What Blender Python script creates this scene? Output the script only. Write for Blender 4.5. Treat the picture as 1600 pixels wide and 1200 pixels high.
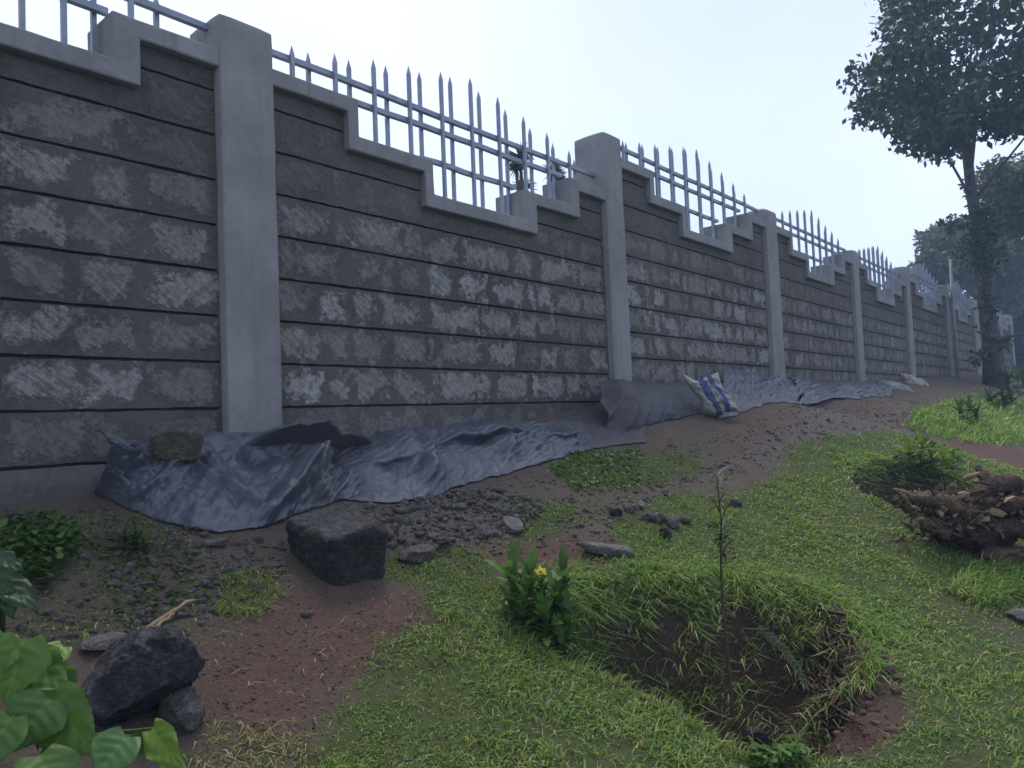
import bpy, math, random
import numpy as np
from mathutils import Vector, Matrix

random.seed(7)
RNG = np.random.default_rng(7)
scene = bpy.context.scene
for o in list(bpy.data.objects):
    bpy.data.objects.remove(o)
COL = scene.collection
R = math.radians

# ------------------------------------------------------------------ camera
# world: +X runs along the wall (away to the right), +Y points through the wall, eye level is z = 0
FPX, YAW, PITCH, ROLL = 1177.25, R(40.498), R(2.607), R(2.37)
f_ = np.array([math.cos(YAW)*math.cos(PITCH), math.sin(YAW)*math.cos(PITCH), math.sin(PITCH)])
r_ = np.cross(f_, [0, 0, 1.0]); r_ /= np.linalg.norm(r_)
u_ = np.cross(r_, f_)
r2 = r_*math.cos(ROLL) - u_*math.sin(ROLL)
u2 = u_*math.cos(ROLL) + r_*math.sin(ROLL)
cam_data = bpy.data.cameras.new('camera')
cam_data.sensor_width = 36.0
cam_data.lens = FPX/1600*36.0
cam_data.clip_start = 0.05
cam_data.clip_end = 2000
cam = bpy.data.objects.new('camera', cam_data)
COL.objects.link(cam)
cam.matrix_world = Matrix(((r2[0], u2[0], -f_[0], 0), (r2[1], u2[1], -f_[1], 0), (r2[2], u2[2], -f_[2], 0), (0, 0, 0, 1)))
scene.camera = cam

# ------------------------------------------------------------------ sky, sun, exposure
SUN_AZ = YAW + R(10)          # hidden sun: behind the wall, a little left of the view axis
SUN_EL = R(62)
world = bpy.data.worlds.new('World')
scene.world = world
world.use_nodes = True
nt = world.node_tree
nt.nodes.clear()
wo = nt.nodes.new('ShaderNodeOutputWorld')
bg = nt.nodes.new('ShaderNodeBackground')
sky = nt.nodes.new('ShaderNodeTexSky')
sky.sky_type = 'NISHITA'
sky.sun_disc = False
sky.sun_elevation = SUN_EL
sky.sun_rotation = math.pi/2 - SUN_AZ
sky.altitude = 1800
sky.air_density = 1.0
sky.dust_density = 6.0
sky.ozone_density = 1.0
# thin even cloud deck in front of the blue: pale, slightly uneven
tc = nt.nodes.new('ShaderNodeTexCoord')
cn = nt.nodes.new('ShaderNodeTexNoise')
cn.inputs['Scale'].default_value = 1.6
cn.inputs['Detail'].default_value = 3.0
cr = nt.nodes.new('ShaderNodeMapRange')
cr.inputs['From Min'].default_value = 0.3
cr.inputs['From Max'].default_value = 0.7
cr.inputs['To Min'].default_value = 0.30
cr.inputs['To Max'].default_value = 0.60
cm = nt.nodes.new('ShaderNodeMix')
cm.data_type = 'RGBA'
CLOUD = cm.inputs[7]
CLOUD.default_value = (7.8, 8.1, 9.7, 1)
nt.links.new(tc.outputs['Generated'], cn.inputs['Vector'])
nt.links.new(cn.outputs['Fac'], cr.inputs['Value'])
nt.links.new(cr.outputs['Result'], cm.inputs[0])
nt.links.new(sky.outputs['Color'], cm.inputs[6])
nt.links.new(cm.outputs[2], bg.inputs['Color'])
bg.inputs['Strength'].default_value = 0.12
nt.links.new(bg.outputs['Background'], wo.inputs['Surface'])

sun_data = bpy.data.lights.new('sun', 'SUN')
sun_data.energy = 1.5
sun_data.angle = R(22)
sun_data.color = (1.0, 0.93, 0.84)
sun = bpy.data.objects.new('sun', sun_data)
COL.objects.link(sun)
sd = Vector((math.cos(SUN_AZ)*math.cos(SUN_EL), math.sin(SUN_AZ)*math.cos(SUN_EL), math.sin(SUN_EL)))
sun.rotation_euler = sd.to_track_quat('Z', 'Y').to_euler()
sun.location = (0, 20, 30)

vs = scene.view_settings
vs.view_transform = 'Standard'
vs.look = 'None'
vs.exposure = 0.70
vs.gamma = 1.0
vs.use_curve_mapping = False
scene.cycles.use_denoising = True
scene.cycles.max_bounces = 6
scene.cycles.diffuse_bounces = 3
scene.cycles.glossy_bounces = 2
scene.cycles.transmission_bounces = 3
scene.cycles.volume_bounces = 0

# ------------------------------------------------------------------ maths helpers
def _hash(i, j, k):
    n = (i*374761393 + j*668265263 + k*1274126177) & 0xFFFFFFFF
    n = ((n ^ (n >> 13))*1274126177) & 0xFFFFFFFF
    n = (n ^ (n >> 16)) & 0xFFFFFFFF
    return n.astype(np.float64)/4294967295.0

def vnoise(P):
    P = np.asarray(P, float)
    I = np.floor(P).astype(np.int64)
    F = P - I
    F = F*F*(3 - 2*F)
    out = 0
    for a in (0, 1):
        for b in (0, 1):
            for c in (0, 1):
                w = (F[..., 0] if a else 1-F[..., 0])*(F[..., 1] if b else 1-F[..., 1])*(F[..., 2] if c else 1-F[..., 2])
                out = out + w*_hash(I[..., 0]+a, I[..., 1]+b, I[..., 2]+c)
    return out*2 - 1

def fbm(P, octv=4, seed=0, ridged=False):
    P = np.asarray(P, float) + seed*17.31
    s, amp, tot = 0, 1.0, 0
    for _ in range(octv):
        n = vnoise(P)
        if ridged:
            n = 1 - 2*np.abs(n)
        s = s + n*amp
        tot += amp
        amp *= 0.5
        P = P*2.03 + 5.7
    return s/tot

def fb2(x, y, scale, octv=4, seed=0, ridged=False):
    x = np.asarray(x, float); y = np.asarray(y, float)
    return fbm(np.stack([x*scale, y*scale, np.zeros_like(x)+0.37], -1), octv, seed, ridged)

def sstep(a, b, x):
    t = np.clip((x-a)/(b-a), 0, 1)
    return t*t*(3-2*t)

def ray(px, py):
    return f_ + r2*((px-800)/FPX) + u2*((600-py)/FPX)

def W(px, py, Y):
    d = ray(px, py)
    return d*(Y/d[1])

BX = [-150, -3, 1.2, 2.2, 3.5, 5.0, 6.5, 8.3, 11.6, 14.6, 18, 21, 30, 60, 300]
BZ = [-0.4, -0.32, -0.24, -0.18, -0.06, 0.10, 0.24, 0.31, 0.33, 0.42, 0.5, 0.58, 0.72, 0.95, 1.5]

def base_h(x, y):
    x = np.asarray(x, float); y = np.asarray(y, float)
    t = np.clip(3.2-y, 0, None)
    te = np.where(t < 4.5, t, 4.5+(t-4.5)*0.35)
    te = np.where(te > 12, 12, te)
    z = np.interp(x, BX, BZ) - 0.335*te
    z = z + 0.035*fb2(x, y, 1.1, 2, 3)*sstep(0, .4, t)
    return z

def G(px, py, hf=base_h):
    """point where a line of sight meets the ground"""
    d = ray(px, py)
    ts = np.linspace(0.4, 40, 4000)
    P = ts[:, None]*d
    diff = P[:, 2] - hf(P[:, 0], P[:, 1])
    i = np.argmax(diff < 0)
    if diff[i] >= 0:
        i = len(ts)-1
    a, b = diff[i-1], diff[i]
    t = ts[i-1] + (ts[i]-ts[i-1])*a/(a-b+1e-12)
    p = t*d
    return p

def GP(pts):
    return np.array([G(*p)[:2] for p in pts])

def poly_dist(P, V, closed=False):
    d = np.full(len(P), 1e9)
    n = len(V)
    for i in range(n if closed else n-1):
        a = V[i]; b = V[(i+1) % n]
        ab = b-a
        t = np.clip(((P-a)@ab)/(ab@ab+1e-12), 0, 1)
        q = a + t[:, None]*ab
        d = np.minimum(d, np.hypot(*(P-q).T))
    return d

def poly_in(P, V):
    x, y = P[:, 0], P[:, 1]
    ins = np.zeros(len(P), bool)
    n = len(V)
    for i in range(n):
        x1, y1 = V[i]; x2, y2 = V[(i+1) % n]
        c = ((y1 > y) != (y2 > y))
        with np.errstate(divide='ignore', invalid='ignore'):
            xi = (x2-x1)*(y-y1)/(y2-y1+1e-15)+x1
        ins ^= c & (x < xi)
    return ins

def poly_sd(P, V):
    """positive inside"""
    d = poly_dist(P, V, True)
    return np.where(poly_in(P, V), d, -d)

# ------------------------------------------------------------------ object helpers
ORIGIN = {}

def tag(o, label=None, cat=None, group=None, kind=None):
    if label: o['label'] = label
    if cat: o['category'] = cat
    if group: o['group'] = group
    if kind: o['kind'] = kind
    return o

def thing(name, loc, label, cat, group=None):
    o = bpy.data.objects.new(name, None)
    o.empty_display_size = 0.1
    COL.objects.link(o)
    o.location = loc
    ORIGIN[o.name] = np.array(loc, float)
    return tag(o, label, cat, group)

def mesh_obj(name, V, F, mat, parent=None, origin=None, smooth=True, colors=None, kind=None):
    """V are world coordinates; the object is given an origin and, if any, a parent"""
    V = np.asarray(V, float)
    if origin is None:
        origin = ORIGIN[parent.name] if parent is not None else np.array([V[:, 0].mean(), V[:, 1].mean(), V[:, 2].min()])
    origin = np.asarray(origin, float)
    me = bpy.data.meshes.new(name)
    L = V - origin
    if isinstance(F, np.ndarray):
        nf, k = F.shape
        me.vertices.add(len(L)); me.vertices.foreach_set('co', L.astype(np.float32).ravel())
        me.loops.add(nf*k); me.loops.foreach_set('vertex_index', F.astype(np.int32).ravel())
        me.polygons.add(nf); me.polygons.foreach_set('loop_start', np.arange(0, nf*k, k, dtype=np.int32))
        me.update(calc_edges=True)
    else:
        me.from_pydata([tuple(v) for v in L], [], [tuple(int(i) for i in f) for f in F])
    if smooth:
        me.polygons.foreach_set('use_smooth', np.ones(len(me.polygons), bool))
    if colors is not None:
        a = me.color_attributes.new('col', 'FLOAT_COLOR', 'POINT')
        c = np.ones((len(L), 4), np.float32); c[:, :colors.shape[1]] = colors
        a.data.foreach_set('color', c.ravel())
    if mat is not None:
        me.materials.append(mat)
    o = bpy.data.objects.new(name, me)
    COL.objects.link(o)
    ORIGIN[o.name] = origin
    if parent is not None:
        o.parent = parent
        o.location = tuple(origin - ORIGIN[parent.name])
    else:
        o.location = tuple(origin)
    if kind: o['kind'] = kind
    return o

class MB:
    def __init__(s): s.v = []; s.f = []; s.n = 0; s.c = []
    def add(s, V, F, col=None):
        V = np.asarray(V, float)
        s.v.append(V)
        s.f += [tuple(int(i)+s.n for i in q) for q in F]
        s.n += len(V)
        if col is not None:
            s.c.append(np.broadcast_to(np.asarray(col, float), (len(V), len(np.atleast_1d(np.asarray(col))) if np.ndim(col) == 1 else np.shape(col)[1])))
        return s
    def box(s, c, h, col=None):
        c = np.asarray(c); h = np.asarray(h)
        V = [c+h*np.array((sx, sy, sz)) for sx in (-1, 1) for sy in (-1, 1) for sz in (-1, 1)]
        F = [(0, 1, 3, 2), (4, 6, 7, 5), (0, 4, 5, 1), (2, 3, 7, 6), (0, 2, 6, 4), (1, 5, 7, 3)]
        return s.add(V, F, col)
    def tube(s, pts, rad, n=8, col=None, wob=0.0, cap=True):
        pts = np.asarray(pts, float); rad = np.broadcast_to(np.asarray(rad, float), (len(pts),))
        T = np.gradient(pts, axis=0)
        V = []
        up = np.array([0.31, 0.17, 0.93])
        for i, p in enumerate(pts):
            t = T[i]/(np.linalg.norm(T[i])+1e-9)
            a = np.cross(t, up)
            if np.linalg.norm(a) < 1e-3: a = np.cross(t, [1, 0, 0])
            a /= np.linalg.norm(a); b = np.cross(t, a)
            for k in range(n):
                th = 2*math.pi*k/n
                rr = rad[i]*(1+wob*(random.random()-.5))
                V.append(p + rr*(math.cos(th)*a + math.sin(th)*b))
        F = [(i*n+k, i*n+(k+1) % n, (i+1)*n+(k+1) % n, (i+1)*n+k) for i in range(len(pts)-1) for k in range(n)]
        if cap:
            F.append(tuple(range(n-1, -1, -1))); F.append(tuple((len(pts)-1)*n+k for k in range(n)))
        return s.add(V, F, col)
    def build(s, name, mat, parent=None, origin=None, smooth=True, kind=None):
        c = np.concatenate(s.c) if s.c else None
        return mesh_obj(name, np.concatenate(s.v), s.f, mat, parent, origin, smooth, c, kind)

def box_grid(nx, ny, nz):
    """surface grid of the cube [-1,1]^3 with shared vertices"""
    idx = {}; V = []; F = []
    def vid(i, j, k):
        key = (i, j, k)
        if key not in idx:
            idx[key] = len(V); V.append((2*i/nx-1, 2*j/ny-1, 2*k/nz-1))
        return idx[key]
    for i in range(nx):
        for j in range(ny):
            F.append((vid(i, j, 0), vid(i, j+1, 0), vid(i+1, j+1, 0), vid(i+1, j, 0)))
            F.append((vid(i, j, nz), vid(i+1, j, nz), vid(i+1, j+1, nz), vid(i, j+1, nz)))
    for i in range(nx):
        for k in range(nz):
            F.append((vid(i, 0, k), vid(i+1, 0, k), vid(i+1, 0, k+1), vid(i, 0, k+1)))
            F.append((vid(i, ny, k), vid(i, ny, k+1), vid(i+1, ny, k+1), vid(i+1, ny, k)))
    for j in range(ny):
        for k in range(nz):
            F.append((vid(0, j, k), vid(0, j, k+1), vid(0, j+1, k+1), vid(0, j+1, k)))
            F.append((vid(nx, j, k), vid(nx, j+1, k), vid(nx, j+1, k+1), vid(nx, j, k+1)))
    return np.array(V), F

def rbox(c, h, r, res, amp=0.0, nscale=6.0, seed=0):
    """rounded box with a slightly uneven surface"""
    V, F = box_grid(*res)
    h = np.asarray(h, float)
    # pull the outermost grid lines close to the edges so that rounding stays local
    P = V*h
    inner = np.clip(P, -(h-r), h-r)
    d = P-inner
    n = d/(np.linalg.norm(d, axis=1)[:, None]+1e-9)
    P = inner + n*r
    P = P + np.asarray(c)
    if amp:
        P = P + n*(amp*fbm(P*nscale, 3, seed))[:, None]
    return P, F

def rock_mesh(c, h, seed, cuts=9, res=8, amp=0.06, rot=None, cutlo=.62, cuthi=.95, power=2.6):
    rg = np.random.default_rng(seed)
    V, F = box_grid(res, res, res)
    n = V/(np.abs(V)**power).sum(1)[:, None]**(1/power)
    P = n.copy()
    for _ in range(cuts):
        q = rg.normal(size=3); q /= np.linalg.norm(q)
        lim = rg.uniform(cutlo, cuthi)
        dd = P@q
        P = P - np.clip(dd-lim, 0, None)[:, None]*q
    P = P + n*(amp*fbm(P*2.2, 4, seed % 91))[:, None] + n*(amp*.5*fbm(P*7, 3, seed % 77+3, True))[:, None]
    P = P*np.asarray(h)
    if rot is not None:
        P = P@np.array(Matrix.Rotation(rot[2], 3, 'Z') @ Matrix.Rotation(rot[1], 3, 'Y') @ Matrix.Rotation(rot[0], 3, 'X')).T
    return P + np.asarray(c), F

# ------------------------------------------------------------------ materials
class NT:
    def __init__(s, name):
        s.m = bpy.data.materials.new(name); s.m.use_nodes = True
        s.t = s.m.node_tree; s.b = s.t.nodes['Principled BSDF']
        s.out = s.t.nodes['Material Output']
    def n(s, kind, **kw):
        x = s.t.nodes.new(kind)
        for k, v in kw.items():
            if k.startswith('_'): setattr(x, k[1:], v)
            else: x.inputs[k.replace('_', ' ')].default_value = v
        return x
    def l(s, a, b): s.t.links.new(a, b)
    def pos(s):
        return s.n('ShaderNodeNewGeometry').outputs['Position']
    def noise(s, scale, detail=4, rough=.55, vec=None, dist=0.0):
        x = s.n('ShaderNodeTexNoise'); x.inputs['Scale'].default_value = scale; x.inputs['Detail'].default_value = detail
        x.inputs['Roughness'].default_value = rough; x.inputs['Distortion'].default_value = dist
        s.l(vec if vec is not None else s.pos(), x.inputs['Vector'])
        return x.outputs['Fac']
    def rng(s, v, a, b, c=0.0, d=1.0):
        x = s.n('ShaderNodeMapRange')
        x.inputs['From Min'].default_value = a; x.inputs['From Max'].default_value = b
        x.inputs['To Min'].default_value = c; x.inputs['To Max'].default_value = d
        s.l(v, x.inputs['Value']); return x.outputs['Result']
    def mix(s, fac, a, b, blend='MIX'):
        x = s.n('ShaderNodeMix'); x.data_type = 'RGBA'; x.blend_type = blend
        for sock, v in ((0, fac), (6, a), (7, b)):
            if hasattr(v, 'is_linked'): s.l(v, x.inputs[sock])
            else: x.inputs[sock].default_value = v if sock == 0 else (v[0], v[1], v[2], 1)
        return x.outputs[2]
    def math(s, op, a, b=0.0):
        x = s.n('ShaderNodeMath'); x.operation = op
        for i, v in enumerate((a, b)):
            if hasattr(v, 'is_linked'): s.l(v, x.inputs[i])
            else: x.inputs[i].default_value = v
        return x.outputs[0]
    def attr(s, name='col'):
        x = s.n('ShaderNodeAttribute'); x.attribute_name = name; return x
    def sep(s, c):
        x = s.n('ShaderNodeSeparateColor'); s.l(c, x.inputs[0]); return x.outputs
    def bump(s, h, strength=.5, dist=.01):
        x = s.n('ShaderNodeBump'); x.inputs['Strength'].default_value = strength; x.inputs['Distance'].default_value = dist
        s.l(h, x.inputs['Height']); s.l(x.outputs['Normal'], s.b.inputs['Normal']); return x
    def base(s, c):
        if hasattr(c, 'is_linked'): s.l(c, s.b.inputs['Base Color'])
        else: s.b.inputs['Base Color'].default_value = (c[0], c[1], c[2], 1)
    def rough(s, v):
        if hasattr(v, 'is_linked'): s.l(v, s.b.inputs['Roughness'])
        else: s.b.inputs['Roughness'].default_value = v
    def translucent(s, fac, col):
        tr = s.n('ShaderNodeBsdfTranslucent'); mx = s.n('ShaderNodeMixShader')
        mx.inputs[0].default_value = fac
        if hasattr(col, 'is_linked'): s.l(col, tr.inputs['Color'])
        else: tr.inputs['Color'].default_value = (*col, 1)
        s.l(s.b.outputs[0], mx.inputs[1]); s.l(tr.outputs[0], mx.inputs[2]); s.l(mx.outputs[0], s.out.inputs['Surface'])

def m_plaster():
    k = NT('cement_plaster')
    a = k.noise(2.2, 5, .6); b = k.noise(38, 4, .6); c = k.noise(9, 5, .65)
    mp = k.n('ShaderNodeMapping'); mp.inputs['Scale'].default_value = (16, 16, .9); k.l(k.pos(), mp.inputs['Vector'])
    st = k.noise(1.0, 5, .65, mp.outputs['Vector'])          # rain streaks
    col = k.mix(k.rng(a, .3, .7), (.19, .188, .188), (.285, .284, .284))
    col = k.mix(k.rng(c, .52, .75, 0, .55), col, (.165, .162, .162))
    col = k.mix(k.rng(st, .52, .70, 0, .5), col, (.15, .147, .144))
    col = k.mix(k.rng(b, .4, .75, 0, .3), col, (.30, .30, .295))
    k.base(col); k.rough(.92); k.b.inputs['Specular IOR Level'].default_value = .2
    k.bump(k.math('ADD', k.math('MULTIPLY', b, .6), k.math('MULTIPLY', c, 1.2)), .5, .008)
    return k.m

def m_stone():
    k = NT('quarry_stone_with_smeared_mortar')
    at = k.attr(); sp = k.sep(at.outputs['Color'])
    d, expo, r1 = sp[0], sp[1], sp[2]
    al = at.outputs['Alpha']
    P = k.pos()
    n1 = k.noise(6.5, 7, .74); n2 = k.noise(42, 5, .65); n3 = k.noise(130, 3, .6); big = k.noise(1.7, 4, .6)
    e = k.math('ADD', d, k.math('MULTIPLY', k.math('SUBTRACT', n1, .5), .36))
    e = k.math('ADD', e, k.math('MULTIPLY', k.math('SUBTRACT', n2, .5), .10))
    mask = k.math('MULTIPLY', k.rng(e, .018, .05), k.rng(n2, .28, .5, .45, 1))
    # chisel marks: slanted stripes broken up by noise, on some stones only
    mp = k.n('ShaderNodeMapping'); mp.inputs['Rotation'].default_value = (0, R(-38), 0); k.l(P, mp.inputs['Vector'])
    mp2 = k.n('ShaderNodeMapping'); mp2.inputs['Scale'].default_value = (9, 9, 75); k.l(mp.outputs['Vector'], mp2.inputs['Vector'])
    st = k.noise(1.0, 4, .65, mp2.outputs['Vector'], .4)
    stripe = k.math('MULTIPLY', k.rng(st, .44, .58), k.rng(al, .1, .5))
    light = k.mix(k.rng(n2, .3, .7), (.19, .188, .185), (.38, .375, .365))
    light = k.mix(k.math('MULTIPLY', stripe, .72), light, (.115, .11, .105))
    light = k.mix(k.rng(r1, 0, 1, 0, .5), light, (.21, .192, .168))
    mort = k.mix(k.rng(big, .35, .65), (.068, .062, .057), (.110, .100, .091))
    mort = k.mix(k.rng(n2, .4, .75, 0, .4), mort, (.155, .145, .135))
    mort = k.mix(k.rng(n1, .55, .75, 0, .3), mort, (.075, .071, .07))
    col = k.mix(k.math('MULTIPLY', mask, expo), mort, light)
    spk = k.rng(n3, .68, .78, 0, .35)
    col = k.mix(spk, col, (.4, .39, .37))
    k.base(col); k.rough(.95); k.b.inputs['Specular IOR Level'].default_value = .2
    h = k.math('ADD', k.math('MULTIPLY', n2, .8), k.math('MULTIPLY', n1, .8))
    h = k.math('ADD', h, k.math('MULTIPLY', k.math('MULTIPLY', mask, st), 1.1))
    k.bump(h, .8, .008)
    return k.m

def m_simple(name, c1, c2, scale=8, rough=.9, bump=.4, bdist=.008, spec=.3, c3=None, s3=40, detail=5):
    k = NT(name)
    a = k.noise(scale, detail, .65); b = k.noise(s3, 4, .6)
    col = k.mix(k.rng(a, .32, .68), c1, c2)
    if c3 is not None: col = k.mix(k.rng(b, .5, .75, 0, .7), col, c3)
    k.base(col); k.rough(rough); k.b.inputs['Specular IOR Level'].default_value = spec
    if bump: k.bump(k.math('ADD', a, k.math('MULTIPLY', b, .6)), bump, bdist)
    return k.m

def m_metal():
    k = NT('weathered_grey_steel')
    a = k.noise(14, 5, .6); b = k.noise(60, 3, .6)
    col = k.mix(k.rng(a, .35, .7), (.20, .235, .30), (.29, .325, .39))
    col = k.mix(k.rng(b, .62, .75, 0, .6), col, (.17, .15, .14))
    k.base(col); k.rough(.5); k.b.inputs['Metallic'].default_value = .35
    k.bump(b, .2, .002)
    return k.m

def m_ground():
    k = NT('soil')
    at = k.attr(); sp = k.sep(at.outputs['Color'])
    P = k.pos()
    n1 = k.noise(2.5, 5, .6); n2 = k.noise(18, 6, .7); n3 = k.noise(90, 5, .7); n4 = k.noise(260, 3, .6)
    brown = k.mix(k.rng(n1, .3, .7), (.105, .080, .060), (.165, .13, .10))
    brown = k.mix(k.rng(n3, .35, .7, 0, .6), brown, (.19, .165, .14))
    red = k.mix(k.rng(n2, .3, .7), (.125, .071, .055), (.178, .112, .09))
    red = k.mix(k.rng(n3, .52, .75, 0, .6), red, (.28, .205, .17))
    red = k.mix(k.rng(n1, .5, .7, 0, .5), red, (.145, .11, .085))
    grey = k.mix(k.rng(n3, .3, .7), (.09, .082, .078), (.21, .195, .18))
    grass = k.mix(k.rng(n2, .3, .7), (.075, .098, .034), (.125, .15, .056))
    grass = k.mix(k.rng(n3, .5, .7, 0, .6), grass, (.12, .10, .065))
    col = k.mix(sp[1], brown, red)
    col = k.mix(sp[2], col, grey)
    dark_soil = k.mix(k.rng(n3, .3, .7), (.042, .029, .022), (.105, .074, .056))  # darker brown tone, mixed in by the mask of the two holes
    col = k.mix(at.outputs['Alpha'], col, dark_soil)
    col = k.mix(sp[0], col, grass)
    col = k.mix(k.rng(n4, .64, .74, 0, .6), col, (.32, .29, .26))
    col = k.mix(k.rng(n4, .38, .27, 0, .7), col, (.045, .035, .03))
    k.base(col); k.rough(.95); k.b.inputs['Specular IOR Level'].default_value = .15
    h = k.math('ADD', k.math('MULTIPLY', n2, 1.0), k.math('MULTIPLY', n3, .7))
    h = k.math('ADD', h, k.math('MULTIPLY', n4, .3))
    k.bump(h, 1.0, .03)
    return k.m

def m_leafcol(name, rough=.55, trans=.3, gain=1.0, veins=False, spec=.3):
    k = NT(name)
    at = k.attr()
    col = at.outputs['Color']
    n = k.noise(25, 3, .6)
    col = k.mix(k.rng(n, .3, .7, 0, .35), col, k.mix(1.0, col, (.55, .6, .5), 'MULTIPLY'))
    k.base(col); k.rough(rough); k.b.inputs['Specular IOR Level'].default_value = spec
    k.translucent(trans, k.mix(1.0, col, (1.25, 1.3, .7), 'MULTIPLY'))
    return k.m

def m_tarp(name, mud=0.25, spec=.7, dcol=(.105, .086, .074), c1=(.040, .046, .062), c2=(.082, .095, .128)):
    k = NT(name)
    a = k.noise(3.2, 5, .65); b = k.noise(22, 5, .7); c = k.noise(75, 4, .6)
    plast = k.mix(k.rng(a, .3, .7), c1, c2)
    dust = k.math('MULTIPLY', k.rng(k.math('ADD', a, k.math('MULTIPLY', b, .4)), .62+.3*(.5-mud), .95+.3*(.5-mud)), .85)
    col = k.mix(dust, plast, dcol)
    col = k.mix(k.rng(c, .62, .75, 0, .3), col, (.12, .11, .10))
    k.base(col)
    k.rough(k.math('ADD', k.math('MULTIPLY', dust, .35), k.rng(b, .3, .7, .30, .46)))
    k.b.inputs['Specular IOR Level'].default_value = spec
    rg = k.math('ABSOLUTE', k.math('SUBTRACT', b, .5))
    rg2 = k.math('ABSOLUTE', k.math('SUBTRACT', k.noise(9, 4, .6, None, .8), .5))
    h = k.math('ADD', k.math('MULTIPLY', rg, -1.0), k.math('MULTIPLY', rg2, -.8))
    k.bump(h, .7, .012)
    return k.m

def m_rock(name, dark, mid, top=None, topamt=.7):
    k = NT(name)
    a = k.noise(5, 6, .7); b = k.noise(34, 5, .7); c = k.noise(120, 4, .6)
    col = k.mix(k.rng(a, .35, .65), dark, mid)
    col = k.mix(k.rng(b, .5, .66, 0, .8), col, tuple(1.7*v for v in mid))
    if top is not None:
        g = k.n('ShaderNodeNewGeometry'); sx = k.n('ShaderNodeSeparateXYZ'); k.l(g.outputs['Normal'], sx.inputs[0])
        up = k.math('MULTIPLY', k.rng(sx.outputs['Z'], .55, .95), k.rng(b, .35, .6, 0, topamt))   # paler upward faces: dust, and sky light put into the colour
        col = k.mix(up, col, top)
    col = k.mix(k.rng(c, .64, .76, 0, .4), col, tuple(min(1, 2.6*v) for v in mid))
    k.base(col); k.rough(.85); k.b.inputs['Specular IOR Level'].default_value = .3
    k.bump(k.math('ADD', k.math('MULTIPLY', a, .8), k.math('ADD', b, k.math('MULTIPLY', c, .6))), 1.0, .045)
    return k.m

def m_bark(name, c1, c2, lichen=None):
    k = NT(name)
    mp = k.n('ShaderNodeMapping'); mp.inputs['Scale'].default_value = (9, 9, 2.2); k.l(k.pos(), mp.inputs['Vector'])
    a = k.noise(1.6, 6, .7, mp.outputs['Vector']); b = k.noise(7, 5, .7)
    col = k.mix(k.rng(a, .3, .7), c1, c2)
    if lichen is not None: col = k.mix(k.rng(b, .55, .66, 0, .8), col, lichen)
    k.base(col); k.rough(.95); k.b.inputs['Specular IOR Level'].default_value = .2
    k.bump(a, .8, .04)
    return k.m

M = dict(
    plaster=m_plaster(), stone=m_stone(), metal=m_metal(), ground=m_ground(),
    mortar=m_simple('joint_mortar', (.04, .038, .038), (.075, .07, .068), 20),
    plinth=m_simple('plinth_render', (.07, .067, .068), (.115, .11, .108), 4, c3=(.14, .13, .12)),
    tarp=m_tarp('black_polythene'), tarp_mud=m_tarp('muddy_polythene', .95, .35, (.062, .052, .045)),
    basalt=m_rock('black_basalt', (.022, .020, .022), (.062, .057, .056), (.17, .165, .165)),
    rockdark=m_rock('dark_lava_rock', (.018, .018, .022), (.05, .05, .058), (.15, .15, .16), .7),
    greystone=m_rock('dull_grey_stone', (.10, .092, .085), (.19, .178, .165), (.27, .255, .24)),
    tuff=m_rock('brown_quarry_stone', (.085, .075, .06), (.165, .148, .12)),
    clod=m_rock('soil_clod', (.075, .066, .06), (.16, .142, .13), (.22, .2, .185)),
    leaf=m_leafcol('leaf_green', .5, .35), grass=m_leafcol('grass_blade', .6, .35), tree=m_leafcol('tree_leaf', .55, .25),
    broad=m_leafcol('broad_leaf', .5, .25, spec=.35),
    bark=m_bark('tree_bark', (.05, .045, .042), (.12, .11, .10), (.22, .23, .22)),
    twig=m_simple('twig_bark', (.05, .04, .025), (.10, .08, .05), 30),
    stem=m_simple('green_stem', (.05, .085, .025), (.09, .12, .04), 30),
    wood=m_simple('split_wood', (.20, .14, .075), (.34, .26, .15), 12, c3=(.10, .07, .045)),
    stump=m_rock('stump_wood_and_soil', (.05, .030, .023), (.13, .083, .062)),
    root=m_simple('root_bark', (.05, .034, .024), (.15, .102, .066), 22, c3=(.30, .22, .13), bump=.9, bdist=.03),
    petal=m_simple('yellow_petal', (.75, .5, .03), (.8, .58, .05), 30, bump=0),
    redsoil=m_simple('loose_red_soil', (.065, .034, .028), (.12, .075, .06), 14, bump=.9, bdist=.02, c3=(.16, .12, .1)),
)

# ------------------------------------------------------------------ ground
PIT_N = GP([(795, 985), (880, 1035), (960, 1062), (1050, 1110), (1130, 1160), (1185, 1190), (1290, 1185), (1360, 1168), (1410, 1140)])
PIT_F = GP([(795, 985), (820, 940), (900, 905), (1020, 895), (1130, 900), (1240, 915), (1320, 955), (1370, 1010), (1415, 1070), (1427, 1105), (1410, 1140)])
PIT = np.concatenate([PIT_N, PIT_F[::-1][1:-1]])
H2_N = GP([(1322, 738), (1345, 768), (1400, 792), (1450, 806), (1520, 812), (1600, 806)])
H2_F = GP([(1322, 738), (1360, 722), (1420, 728), (1490, 748), (1560, 770), (1600, 806)])
H2 = np.concatenate([H2_N, H2_F[::-1][1:-1]])
RUB = GP([(470, 830), (520, 795), (620, 790), (720, 765), (800, 770), (860, 790), (820, 830), (720, 850), (660, 868), (600, 860)])
RUB2 = GP([(1180, 690), (1300, 640), (1420, 640), (1400, 680), (1280, 700), (1200, 730)])
MOUND = [(G(1330, 668)[:2], .5, .06), (G(1240, 668)[:2], .6, .05), (G(100, 905)[:2], .14, .07),
         (G(90, 850)[:2], .25, .04)]
DIPS = [(G(190, 925)[:2], .2, .05), (G(1370, 655)[:2], .4, .06), (G(1290, 628)[:2], .5, .05)]

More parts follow.
